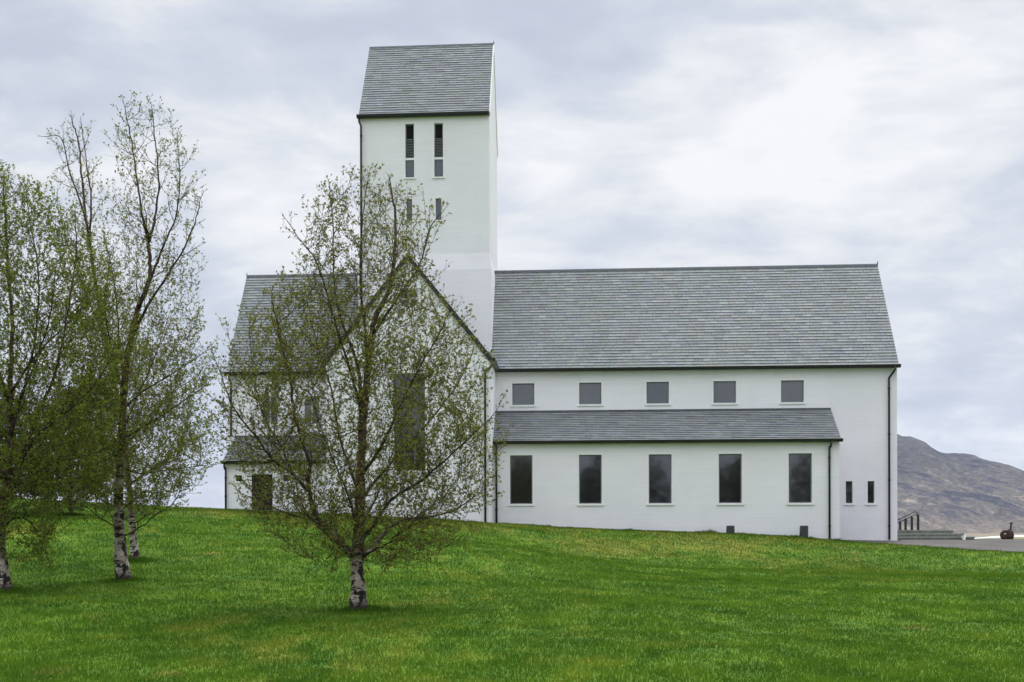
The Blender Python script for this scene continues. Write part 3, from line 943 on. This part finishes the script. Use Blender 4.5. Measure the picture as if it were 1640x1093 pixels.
# ------------------------------------------------------------------ things by the church
def floodlight(u, v0, v1, label):
    Y = YA - .62
    p = at(u, v0, Y); gz = tz(p.x, Y)
    hh = at(u, v1, Y).z - gz
    o = empty("floodlight", (p.x, Y, gz - .02), label, "floodlight", "floodlights on the lawn below the aisle wall")
    b = MB()
    b.prism([(-.16, -.14, .03), (-.16, .16, .03), (-.16, .16, hh * .82), (-.16, .08, hh + .0), (-.16, -.14, hh * .96)], (.32, 0, 0))
    link("housing", b.mesh("housing", fix=True), M['lampbox'], o)
    g = MB(); g.prism([(-.13, .165, hh * .3), (-.13, .165, hh * .78), (-.13, .172, hh * .78), (-.13, .172, hh * .3)], (.26, 0, 0))
    link("lens", g.mesh("lens", fix=True), M['lampglass'], o)
    s = MB(); s.box(-.12, .12, -.1, .12, -.1, .03); s.box(-.175, -.162, -.05, .05, 0, hh * .6); s.box(.162, .175, -.05, .05, 0, hh * .6)
    link("bracket", s.mesh("bracket"), M['iron'], o)
floodlight(1169.8, 855, 841.3, "shorter dark grey floodlight box in the grass left of the other floodlight")
floodlight(1287.5, 861, 841.3, "taller dark grey floodlight box below the last tall window of the aisle")

# entrance steps west of the church
YS0, YS1 = 64.7, 69.3
gz = -.46
st = empty("entrance_steps", (XR + .1, 67, gz), "low grey green stone steps projecting from the church's far end onto the road", "steps")
tops = [(at(1527, 851, YS0).x, 0.0, .0), (at(1541, 856, YS0).x, -.155, .32), (at(1555, 861, YS0).x, -.31, .64)]
for i, (xe, z, dy) in enumerate(tops):
    b = MB(); xs = XR + .02
    b.box(xs, xe - .02, YS0 - dy + .02, YS1 + dy - .02, z - .25 if i < 2 else -.7, z - .06)
    o = link("step", b.mesh("step", st.location), M['stone'], st)
    b = MB(); b.box(xs, xe, YS0 - dy, YS1 + dy, z - .06, z)
    link("tread", b.mesh("tread", st.location), M['tread'], o)
# hand rail standing on the steps
hr = empty("hand_rail", (at(1455, 849, YS0 + .25).x, YS0 + .25, 0), "black iron hand rail on four flat posts, standing on the stone steps", "hand rail")
hx = [(1441.5, 836.5), (1450.3, 832), (1460.3, 829), (1470.3, 825.5)]
for u, v in hx:
    q = at(u, v, YS0 + .25)
    b = MB(); b.box(q.x - .05, q.x + .05, YS0 + .22, YS0 + .28, 0, q.z + .02); b.box(q.x - .06, q.x + .06, YS0 + .19, YS0 + .31, 0, .02)
    b.tube([(q.x, YS0 + .25, q.z + .0), (q.x - .04, YS0 + .25, q.z + .12)], .012, 6)
    link("post", b.mesh("post", hr.location), M['iron'], hr)
for dz in (0, -.14):
    a, b_, c = at(1440, 832, YS0 + .25), at(1465, 820, YS0 + .25), at(1472, 825, YS0 + .25)
    b = MB(); b.tube([a + Vector((-.5, 0, dz - .24)), a + Vector((0, 0, dz)), b_ + Vector((0, 0, dz)), b_ + Vector((.06, 0, dz - .005)), c + Vector((0, 0, dz - .03))], .02, 8)
    link("rail", b.mesh("rail", hr.location), M['iron'], hr)
# small white folded board by the steps
q = at(1543.5, 862, 63.9)
wb = empty("folding_board", (q.x, 63.9, tz(q.x, 63.9) + .02), "tiny white folded board standing at the end of the stone steps", "board")
for s_, hgt in ((-1, .20), (1, .25)):
    b = MB(); b.prism([(s_ * .10, -.09, hgt), (s_ * .06, -.09, hgt), (s_ * .005, -.09, .0), (s_ * .045, -.09, .0)], (0, .18, 0))
    link("leaf", b.mesh("leaf", fix=True), M['trim'], wb)
# rusty round thing with a dark post beside the road
q = at(1613, 866, 66.5); gq = tz(q.x, 66.5) + .02
ru = empty("rusty_sculpture", (q.x, 66.5, gq), "rust red rounded lump with an arched hollow and a dark upright post, beside the road", "sculpture")
b = MB()
ringp = [(-.06 + .20 * math.cos(a), 0, .20 + .17 * math.sin(a)) for a in [2 * math.pi * k / 18 for k in range(19)]]
b.tube(ringp, .075, 10)
body = [(.10, 0, .02), (.13, 0, .18), (.12, 0, .34), (.05, 0, .46)]
b.tube(body, [.17, .19, .15, .06], 12); b.tube([(-.22, .02, .02), (-.12, .02, .12), (.05, .02, .14)], [.10, .13, .12], 10)
link("body", b.mesh("body"), M['rust'], ru)
b = MB(); b.tube([(.17, .06, .02), (.18, .06, .45), (.20, .06, .76)], [.055, .05, .045], 10); b.box(.14, .27, .02, .10, .74, .80)
link("post", b.mesh("post"), M['iron'], ru)

# ------------------------------------------------------------------ trees
def catmull(pts, per=5):
    P = [pts[0] * 2 - pts[1]] + list(pts) + [pts[-1] * 2 - pts[-2]]
    out = []
    for i in range(1, len(P) - 2):
        for k in range(per):
            t = k / per
            a, b_, c, d_ = P[i - 1], P[i], P[i + 1], P[i + 2]
            out.append(.5 * ((2 * b_) + (c - a) * t + (2 * a - 5 * b_ + 4 * c - d_) * t * t + (3 * b_ - a - 3 * c + d_) * t ** 3))
    out.append(P[-2])
    return out

def build_tree(name, label, cat, Y, base_px, limbs, outline, seed, leaf=.035, dens=1.0, leaves=1.0, white=1.3, group=None, droop=0.0, depth=.85, up=.35, tone=(.155, .178, .034), ang=(26, 52), bare=None, scaf=110):
    """limbs: [(r0, r1, depth offset at the end, [pixel points])], the first is the trunk; outline: crown silhouette {y: (left, right)}"""
    rg = random.Random(seed)
    base = at(base_px[0], base_px[1], Y); gz = tz(base.x, Y)
    sh = gz - base.z                                     # stand it on the ground as built
    root = empty(name, (base.x, Y, gz), label, cat, group)
    O = Vector((base.x, Y, gz))
    oy = sorted(outline)
    zz = np.array([at(0 * 1 + 300, v, Y).z + sh for v in oy])[::-1]
    lx = np.array([at(outline[v][0], v, Y).x for v in oy])[::-1]
    rx = np.array([at(outline[v][1], v, Y).x for v in oy])[::-1]
    if bare:
        bz0, bz1 = at(300, bare[0], Y).z + sh, at(300, bare[1], Y).z + sh
    def full(z):
        return 1.0 if not bare else 1 - (1 - bare[2]) * min(1, max(0, (z - bz0) / (bz1 - bz0)))
    def inside(p, tol=1.0):
        if p.z < zz[0] - .1 or p.z > zz[-1] + .1: return False
        l, r = np.interp(p.z, zz, lx), np.interp(p.z, zz, rx)
        c, h = (l + r) / 2, max(.12, (r - l) / 2)
        return ((p.x - c) / h) ** 2 + ((p.y - Y) / (h * depth + .1)) ** 2 < tol * tol
    bark = MB(); tw_ = MB()
    lv, lt_ = [], []
    limbpaths = []
    for i, (r0, r1, dy, pts) in enumerate(limbs):
        n = len(pts)
        d0 = 0.0
        if isinstance(dy, tuple): d0, dy = dy
        P = []
        for k, (u, v) in enumerate(pts):
            yy = Y + d0 + (dy - d0) * (k / (n - 1))
            q = at(u, v, yy); q.z += sh
            P.append(q)
        if i == 0:
            P[0].z = gz - .15
        C = catmull(P, 6)
        m_ = len(C)
        for k in range(1, m_ - 1):
            wob = min(r0, .05) * .16
            C[k] = C[k] + Vector((rg.gauss(0, wob), rg.gauss(0, wob), 0))
        rad = [r0 + (r1 - r0) * (k / (m_ - 1)) ** (.56 if i == 0 else .5) for k in range(m_)]
        if i == 0:                                       # root flare
            for k in range(m_):
                h = C[k].z - gz
                rad[k] *= 1 + .27 * math.exp(-max(h, 0) / .15) + .025 * math.sin(h * 7 + seed)
        (bark if r0 > .05 else tw_).tube(C, rad, 12 if r0 > .08 else 8)
        limbpaths.append((C, rad, i == 0))
    def tint():
        g = rg.random()
        v = max(.35, rg.gauss(1, .28))
        c = (tone[0] * v * (1 + .5 * g * g), tone[1] * v * (1 + .25 * g * g), tone[2] * v)
        return [max(.008, q) for q in c]
    def put_leaf(p, d):
        L = leaf * rg.uniform(.65, 1.25)
        dr_ = (d * 1.1 + Vector((rg.gauss(0, 1), rg.gauss(0, 1), rg.gauss(0, .8)))) .normalized()
        sd_ = dr_.cross(Vector((rg.gauss(0, 1), rg.gauss(0, 1), rg.gauss(0, 1)))).normalized() * L * .29
        nn = dr_.cross(sd_).normalized() * L * .12
        q = p - O
        for w_ in (q, q + dr_ * L * .5 + sd_ + nn, q + dr_ * L, q + dr_ * L * .5 - sd_ + nn):
            lv.append((w_.x, w_.y, w_.z))
        lt_.append(tint())
    def grow(p, d, L, r, level, tol):
        """a shoot from p along d (level 1: side shoot, 2: twig); twigs and leaves on it"""
        seg = (.07, .05)[level - 1]
        n = max(2, int(L / seg))
        pts, dd = [p.copy()], d.copy()
        q = p.copy()
        for k in range(n):
            dd = dd + Vector((rg.gauss(0, .08), rg.gauss(0, .08), rg.gauss(0, .06))) + Vector((0, 0, (up * 1.3 - droop) * seg * 2))
            dd.normalize()
            q = q + dd * seg
            if k > 1 and not inside(q, tol): break
            pts.append(q.copy())
        m_ = len(pts)
        rad = [r * (1 - .7 * k / (m_ - 1)) for k in range(m_)]
        tw_.tube(pts, rad, (4, 3)[level - 1], cap=False)
        if level == 1:
            step = .075 / dens
            ln = seg * (m_ - 1)
            s_ = .06
            az = rg.uniform(0, 6.28)
            while s_ < ln:
                k = min(int(s_ / seg), m_ - 2)
                t = (pts[k + 1] - pts[k]).normalized()
                pos = pts[k] + t * (s_ - k * seg)
                az += 2.4 + rg.uniform(-.6, .6)
                o = t.orthogonal().normalized(); o = o * math.cos(az) + t.cross(o) * math.sin(az)
                an = R(rg.uniform(22, 46))
                grow(pos, t * math.cos(an) + o * math.sin(an), min(.34, .10 + (ln - s_) * .45) * rg.uniform(.6, 1.2), max(.003, rad[k] * .55), 2, tol)
                s_ += step * rg.uniform(.7, 1.4)
        fz = leaves * full(pts[-1].z)
        for k in range(1 if level == 2 else max(1, m_ - 5), m_):
            if rg.random() < .55 * fz:                  # a bud opening into a tuft of young leaves
                t = pts[k] - pts[k - 1]
                b0 = pts[k] - t * rg.random()
                for _ in range(rg.choice((1, 2, 2, 3))): put_leaf(b0, t.normalized())
        if rg.random() < fz:
            for _ in range(3): put_leaf(pts[-1], (pts[-1] - pts[-2]).normalized())
    # lesser limbs reach from the limbs already there to points spread through the crown
    nodes = [(C[k], rad[k], i_ == 0) for i_, (C, rad, tr_) in enumerate(limbpaths) for k in range(len(C)) if C[k].z > zz[0] + .05 or C[k].z - gz > .8]
    NA = np.array([tuple(q[0]) for q in nodes]); RA = [q[1] for q in nodes]
    wz = np.array([max(.1, np.interp(z_, zz, rx) - np.interp(z_, zz, lx)) for z_ in np.linspace(zz[0], zz[-1], 60)])
    wz = wz / wz.sum()
    targets = []
    for _ in range(scaf):
        z_ = np.linspace(zz[0], zz[-1], 60)[min(59, int(np.searchsorted(np.cumsum(wz), rg.random())))] + rg.uniform(-.05, .05)
        if rg.random() > max(.45, full(z_)): continue
        l_, r_ = np.interp(z_, zz, lx), np.interp(z_, zz, rx)
        a_, rr = rg.uniform(0, 6.283), math.sqrt(rg.uniform(.12, .97))
        targets.append(Vector(((l_ + r_) / 2 + (r_ - l_) / 2 * rr * math.cos(a_), Y + ((r_ - l_) / 2 * depth) * rr * math.sin(a_), z_)))
    for T in targets:
        dv = np.array(T) - NA
        ds = np.linalg.norm(dv, axis=1) + 1e-6
        cost = ds * (1 + 2.2 * np.maximum(0, .55 - dv[:, 2] / ds)) + .12
        b_ = int(np.argmin(cost))
        A = Vector(NA[b_]); d_ = T - A; dl = d_.length
        if dl < .12: continue
        h_ = Vector((d_.x, d_.y, 0))
        ctl = A + h_ * rg.uniform(.5, .66) + Vector((0, 0, d_.z * rg.uniform(.28, .42)))
        n = max(4, int(dl / .11))
        path = [A * (1 - t) ** 2 + ctl * (2 * t * (1 - t)) + T * t * t for t in [k / n for k in range(n + 1)]]
        jit = .012 + .01 * dl
        for k in range(1, n + 1): path[k] = path[k] + Vector((rg.gauss(0, jit * .6), rg.gauss(0, jit * .6), rg.gauss(0, jit * .4)))
        r0 = min(RA[b_] * .7, .006 + .0075 * dl)
        rad = [r0 * (1 - .68 * k / n) for k in range(n + 1)]
        tw_.tube(path, rad, 5, cap=False)
        limbpaths.append((path, rad, False))
        NA = np.concatenate([NA, np.array([tuple(q) for q in path[2:]])]); RA += rad[2:]
    az = rg.uniform(0, 6)
    for C, rad, trunk in limbpaths:
        cum = [0.0]
        for k in range(1, len(C)): cum.append(cum[-1] + (C[k] - C[k - 1]).length)
        tot = cum[-1]
        s_ = .10
        while s_ < tot:
            k = next(j for j in range(1, len(C)) if cum[j] >= s_)
            t = (C[k] - C[k - 1]).normalized()
            pos = C[k - 1] + t * (s_ - cum[k - 1])
            thick = rad[k]
            if pos.z - gz > .5 and (not trunk or inside(pos, 1.1)):
                az += 2.4 + rg.uniform(-.7, .7)
                o = t.orthogonal().normalized(); o = o * math.cos(az) + t.cross(o) * math.sin(az)
                an = R(rg.uniform(*ang))
                L = min(.62, .22 + .5 * (tot - s_)) * rg.uniform(.6, 1.2)
                grow(pos, (t * math.cos(an) + o * math.sin(an)).normalized(), L, min(.0085, max(.0045, thick * .5)), 1, rg.uniform(.95, 1.12) if inside(pos, 1.0) else 1.5)
                s_ += rg.uniform(.09, .17) / dens / max(.55, full(pos.z)) * (1 + min(2.5, thick * 38))
            else:
                s_ += .1
        grow(C[-1], (C[-1] - C[-2]).normalized(), .45, rad[-1], 1, 1.3)
    link("trunk", bark.mesh("trunk", O), mat_birch(white), root)
    link("branches", tw_.mesh("branches", O), M['twig'], root)
    link("crown", bulk_mesh("crown", np.array(lv), 4, np.array(lt_)), M['leaf'], root)
    print(name, 'leaves', len(lt_), 'twig faces', len(tw_.f))
    return root

GT = "birch trees on the lawn"
# the birch in the middle of the lawn
build_tree("birch_tree", "birch with a pale banded trunk alone on the lawn before the church tower", "tree", 22.3, (575, 976), [
    (.152, .014, .1, [(575, 980), (573, 930), (573, 885), (576, 830), (578, 760), (580, 700), (585, 640), (592, 560), (602, 505), (624, 460), (631, 412), (633, 351), (625, 292)]),
    (.075, .012, -.5, [(568, 893), (553, 875), (528, 846), (505, 822), (494, 782), (496, 744), (483, 703), (473, 667), (466, 611), (452, 550), (440, 500)]),
    (.040, .008, (-.2, -1.0), [(493, 784), (468, 757), (437, 734), (412, 701), (373, 650), (352, 592)]),
    (.030, .007, (-.3, .5), [(470, 758), (450, 714), (424, 667), (408, 610), (400, 540)]),
    (.030, .006, (-.1, .9), [(532, 850), (501, 832), (466, 822), (430, 808), (390, 790)]),
    (.055, .009, .7, [(582, 888), (600, 872), (622, 845), (650, 830), (690, 826), (730, 814), (765, 790)]),
    (.045, .008, -.9, [(580, 860), (600, 838), (625, 800), (668, 772), (705, 742), (745, 705), (785, 668)]),
    (.040, .007, 1.2, [(578, 800), (600, 770), (640, 725), (690, 670), (735, 610), (757, 560)]),
    (.040, .007, -1.2, [(578, 760), (610, 715), (640, 650), (670, 590), (705, 530), (722, 490)]),
    (.045, .007, .5, [(577, 690), (577, 608), (563, 554), (546, 507), (536, 460), (533, 361), (527, 292)]),
    (.036, .007, 1.3, [(575, 790), (560, 745), (544, 700), (530, 620), (505, 540), (490, 470)]),
    (.030, .006, -.7, [(580, 660), (560, 590), (535, 510), (509, 422), (485, 388), (460, 352)]),
    (.032, .006, -.3, [(588, 600), (584, 520), (577, 450), (579, 371), (586, 302)]),
    (.032, .006, .4, [(600, 530), (640, 470), (672, 422), (690, 361), (711, 335)]),
    (.030, .006, -1.4, [(574, 850), (560, 800), (545, 760), (520, 700), (500, 640)]),
    (.030, .006, 1.6, [(577, 840), (600, 800), (620, 750), (640, 690)]),
], {288: (560, 632), 310: (520, 655), 335: (498, 692), 375: (488, 700), 420: (482, 694), 460: (462, 705), 500: (410, 732), 550: (365, 768), 600: (345, 785), 660: (345, 800), 710: (352, 805), 760: (365, 798), 800: (385, 780), 840: (410, 755), 880: (455, 742), 905: (520, 700)},
    7, leaf=.043, dens=1.3, leaves=.62, scaf=880, bare=(560, 300, .75), white=1.05, group=GT, tone=(.152, .165, .036))

# tall birch on the left
build_tree("birch_tree", "tallest birch, its thick pale trunk forking into two bare leaders", "tree", 27.2, (198, 923), [
    (.165, .03, .1, [(200, 926), (193, 880), (191, 830), (191, 770), (195, 700), (196, 640), (205, 560), (220, 490), (238, 445), (240, 410), (235, 372)]),
    (.045, .008, -.3, [(239, 375), (230, 350), (222, 300), (212, 230), (200, 165)]),
    (.045, .008, .4, [(238, 380), (247, 350), (254, 290), (250, 230), (243, 165)]),
    (.045, .007, .5, [(222, 485), (245, 430), (265, 380), (283, 335), (288, 270), (284, 215)]),
    (.045, .007, -.6, [(212, 530), (245, 470), (290, 400), (312, 350), (322, 310)]),
    (.040, .007, .9, [(196, 650), (230, 620), (280, 590), (325, 560)]),
    (.038, .007, -.9, [(193, 700), (225, 680), (270, 652), (322, 616)]),
    (.034, .006, .6, [(192, 740), (225, 752), (270, 746), (322, 740)]),
    (.040, .007, -1.0, [(196, 620), (180, 560), (168, 480), (175, 420)]),
    (.036, .007, 1.1, [(193, 680), (170, 620), (150, 560), (140, 500)]),
    (.034, .006, -1.4, [(192, 730), (160, 700), (120, 680), (100, 640)]),
    (.034, .006, 1.4, [(194, 690), (215, 640), (250, 560), (270, 500)]),
], {158: (185, 252), 200: (170, 290), 250: (165, 305), 310: (160, 328), 370: (150, 328), 440: (135, 318), 500: (115, 325), 560: (95, 345), 620: (80, 350), 690: (75, 345), 740: (90, 340), 790: (120, 320), 812: (160, 260)},
    11, leaf=.045, dens=1.15, leaves=.80, white=2.2, scaf=680, bare=(600, 260, .45), group=GT)

# slender birch behind it, its bare top between the crowns
build_tree("birch_tree", "slender birch with a dark foot just behind the thick trunk of the tallest birch", "tree", 32.0, (216, 892), [
    (.115, .012, .2, [(217, 895), (213, 850), (209, 800), (203, 730), (190, 640), (172, 550), (155, 460), (140, 360), (131, 280), (125, 220), (115, 184)]),
    (.04, .007, -.4, [(150, 430), (138, 350), (112, 270), (98, 215), (70, 212)]),
    (.04, .007, .5, [(143, 380), (146, 310), (138, 250), (130, 190)]),
    (.04, .007, .8, [(170, 540), (140, 470), (110, 390), (92, 320)]),
    (.04, .007, -.8, [(185, 610), (190, 520), (180, 430), (165, 370)]),
    (.04, .007, .9, [(200, 710), (240, 660), (280, 620), (310, 600)]),
    (.035, .006, -.9, [(206, 770), (250, 740), (290, 720)]),
    (.035, .006, -1.2, [(195, 660), (150, 600), (110, 560)]),
], {182: (95, 140), 215: (72, 148), 270: (85, 155), 330: (85, 160), 400: (85, 180), 480: (90, 210), 560: (95, 270), 640: (110, 320), 720: (130, 325), 780: (150, 300), 815: (180, 250)},
    13, leaf=.046, dens=1.1, leaves=.8, white=1.5, scaf=400, bare=(520, 280, .5), group=GT)

# leafy birch cut by the left edge of the frame
build_tree("birch_tree", "leafy birch with a dark swollen foot at the photo's left edge", "tree", 24.9, (8, 941), [
    (.150, .014, .2, [(10, 946), (2, 890), (0, 850), (4, 800), (14, 740), (18, 680), (16, 600), (20, 520), (14, 440), (10, 360), (6, 290)]),
    (.065, .010, -.5, [(5, 810), (20, 770), (38, 720), (60, 660), (85, 600), (100, 540), (112, 470), (122, 400), (120, 345)]),
    (.045, .008, -1.1, [(30, 740), (60, 690), (105, 655), (150, 610), (175, 570)]),
    (.040, .007, .7, [(8, 790), (40, 760), (90, 735), (150, 720), (180, 705)]),
    (.032, .006, .3, [(4, 840), (25, 822), (48, 830), (66, 860), (77, 890)]),
    (.040, .008, .9, [(16, 690), (40, 610), (58, 520), (62, 430), (48, 350), (40, 290)]),
    (.040, .008, -.9, [(15, 640), (-10, 560), (-30, 470), (-20, 380), (-5, 320)]),
    (.040, .008, .5, [(10, 760), (-30, 690), (-70, 620), (-90, 540)]),
    (.036, .007, -1.4, [(18, 660), (50, 590), (80, 500), (90, 420)]),
    (.036, .007, 1.4, [(18, 620), (60, 560), (110, 510), (150, 460)]),
    (.030, .006, 1.6, [(12, 760), (50, 700), (90, 660), (120, 640)]),
], {262: (-30, 22), 285: (-60, 60), 340: (-90, 118), 380: (-110, 150), 440: (-130, 178), 520: (-150, 196), 600: (-160, 200), 680: (-165, 200), 740: (-150, 192), 790: (-110, 150), 830: (-60, 95), 870: (-20, 84), 900: (40, 82)},
    17, leaf=.046, dens=1.22, leaves=.86, white=.95, group=GT, tone=(.145, .182, .030), scaf=700)

# dark dense birches behind on the crest of the lawn
GB = "dense dark trees behind the left birches"
def dense(label, Y, bx, by, top, l, r, seed):
    mid = (l + r) / 2
    hgt = by - top
    L = [(.09, .012, .1, [(bx, by + 3), (bx + 1, by - hgt * .3), (mid, by - hgt * .65), (mid + 2, top + 10)])]
    rg = random.Random(seed)
    for k in range(9):
        s = -1 if k % 2 else 1
        f0 = .06 + .07 * k
        ex = mid + s * (r - l) * .42 * (1 - f0 * .5)
        L.append((.04, .007, rg.uniform(-1.6, 1.6), [(bx, by - hgt * f0), (bx + (ex - bx) * .5, by - hgt * (f0 + .16)), (ex, by - hgt * min(.92, f0 + .42))]))
    out = {top: (mid - 12, mid + 12), top + hgt * .12: (l + (mid - l) * .5, r - (r - mid) * .5), top + hgt * .3: (l + 8, r - 8), top + hgt * .6: (l, r), top + hgt * .85: (l + 4, r - 4), by - 8: (l + 18, r - 18)}
    build_tree("bushy_tree", label, "tree", Y, (bx, by), L, out, seed, leaf=.075, dens=1.0, leaves=1.0, white=-3, scaf=420, group=GB, tone=(.080, .082, .030))
dense("dark bushy tree on the crest behind the leafy birch, right of its twin", 47.0, 112, 806, 606, 42, 178, 23)
dense("dark bushy tree on the crest, cut off by the photo's left edge", 45.0, 6, 808, 600, -70, 76, 29)

# ------------------------------------------------------------------ the wood behind the camera, mirrored in the dark windows
def build_wood():
    rg = np.random.default_rng(3)
    vs, ts = [], []
    for x in np.arange(-70, 90, 4.2):
        h = rg.uniform(9.5, 13.5) if rg.random() > .15 else rg.uniform(6, 8)
        cx_, cy_ = x + rg.uniform(-1.5, 1.5), -34 + rg.uniform(-5, 3)
        n = 1500
        u = rg.normal(size=(n, 3)); u /= np.linalg.norm(u, axis=1)[:, None]
        p = u * (rg.random((n, 1)) ** .35) * np.array([3.0, 2.6, h * .5]) + np.array([cx_, cy_, float(terrain(cx_, cy_)) + h * .52])
        a = rg.normal(size=(n, 3)); a /= np.linalg.norm(a, axis=1)[:, None]
        b_ = np.cross(a, rg.normal(size=(n, 3))); b_ /= np.linalg.norm(b_, axis=1)[:, None]
        s = rg.uniform(.15, .38, (n, 1))
        vs.append(np.stack([p - a * s, p + b_ * s * .6, p + a * s, p - b_ * s * .6], 1).reshape(-1, 3))
        ts.append(np.array([.05, .065, .022]) * rg.uniform(.6, 1.4, (n, 1)))
    o = link("wood", bulk_mesh("wood", np.concatenate(vs), 4, np.concatenate(ts)), M['leaf'])
    tag(o, kind='stuff')
build_wood()

# ------------------------------------------------------------------ grass blades
def build_grass():
    rg = np.random.default_rng(8)
    N = 720000
    y = 12.5 + 49.5 * rg.random(N) ** 1.75
    half = y * .43 + 6
    x = -y * .105 + y * .035 + (rg.random(N) * 2 - 1) * half
    # no blades on the road or under the church
    ok = ~((x > XT - WT - .1) & (x < XT + WT + .1) & (y > YT - .02)) & ~((x > XAL - .1) & (x < XAR + .1) & (y > YA - .02))
    ok &= ~((x > XAR - .5) & (y > 62.9))
    rn = np.interp(x, ROAD_NEAR[:, 0], ROAD_NEAR[:, 1], left=999)
    rag = .25 * vnoise(x, y, .8, 12) + .12 * rg.normal(size=N)
    ok &= ~((x > 11.2) & (y > rn + rag))
    x, y = x[ok], y[ok]; n = len(x)
    z = terrain(x, y)
    clump = vnoise(x, y, .45, 21) + .6 * vnoise(x, y, .16, 22) + .5 * vnoise(x, y, 2.2, 23)
    # longer tufts the mower misses: round the trunks and along the foot of the walls
    tx, ty, th = [], [], []
    for o in [o for o in COL.objects if o.get('category') == 'tree' and o.parent is None]:
        m_ = 900
        a_ = rg.random(m_) * 6.283; r_ = .12 + np.abs(rg.normal(size=m_)) * .22
        tx.append(o.location.x + np.cos(a_) * r_); ty.append(o.location.y + np.sin(a_) * r_); th.append(np.full(m_, 1.9) - r_)
    for xa, xb, yw in ((XAL, XT - WT, YA), (XT - WT, XT + WT, YT), (XT + WT, XAR, YA)):
        m_ = int((xb - xa) * 420)
        tx.append(rg.uniform(xa, xb, m_)); ty.append(yw - .03 - np.abs(rg.normal(size=m_)) * .10); th.append(rg.uniform(.6, 1.5, m_) * (1 + 1.2 * vnoise(tx[-1], ty[-1] * 0, .7, 31)))
    n0 = n
    x = np.concatenate([x] + tx); y = np.concatenate([y] + ty); n = len(x)
    z = terrain(x, y); extra = np.concatenate([np.ones(n0)] + th)
    clump = vnoise(x, y, .45, 21) + .6 * vnoise(x, y, .16, 22) + .5 * vnoise(x, y, 2.2, 23)
    hgt = extra * (.030 + .026 * rg.random(n)) * np.clip(1 + .8 * clump, .35, 1.9) * (1 + .010 * (y - 14))
    wd = .0055 * (1 + .045 * (y - 14)) * rg.uniform(.7, 1.4, n)
    an = rg.random(n) * 6.283
    lean = rg.normal(size=(n, 2)) * .38 * hgt[:, None]
    dx, dy = np.cos(an) * wd, np.sin(an) * wd
    a = np.stack([x - dx, y - dy, z - .006], -1); b_ = np.stack([x + dx, y + dy, z - .006], -1)
    c = np.stack([x + lean[:, 0], y + lean[:, 1], z + hgt], -1)
    v = np.stack([a, b_, c], 1).reshape(-1, 3)
    val = rg.uniform(.84, 1.30, (n, 1)) * (1 + .22 * clump[:, None])
    t = np.array([1.0, 1.0, 1.0]) * val
    straw = rg.random(n) < .02
    t[straw] = t[straw] * np.array([1.9, 1.25, 1.5])
    tag(link("grass", bulk_mesh("grass", v, 3, np.clip(t, .3, 3)), M['blade']), kind='stuff')
build_grass()

# ------------------------------------------------------------------ the air
hz = MB(); hz.box(-9600, 9600, -9600, 9600, -17, 760)
hm = bpy.data.materials.new("haze"); hm.use_nodes = True
h = NT(hm.node_tree)
pv = h.n('ShaderNodeVolumePrincipled')
pv.inputs['Color'].default_value = (.74, .83, 1.0, 1); pv.inputs['Density'].default_value = .000032; pv.inputs['Anisotropy'].default_value = .2
oo = h.n('ShaderNodeOutputMaterial'); h.put(oo.inputs['Volume'], pv.outputs[0])
tag(link("haze", hz.mesh("haze"), hm), kind='stuff')
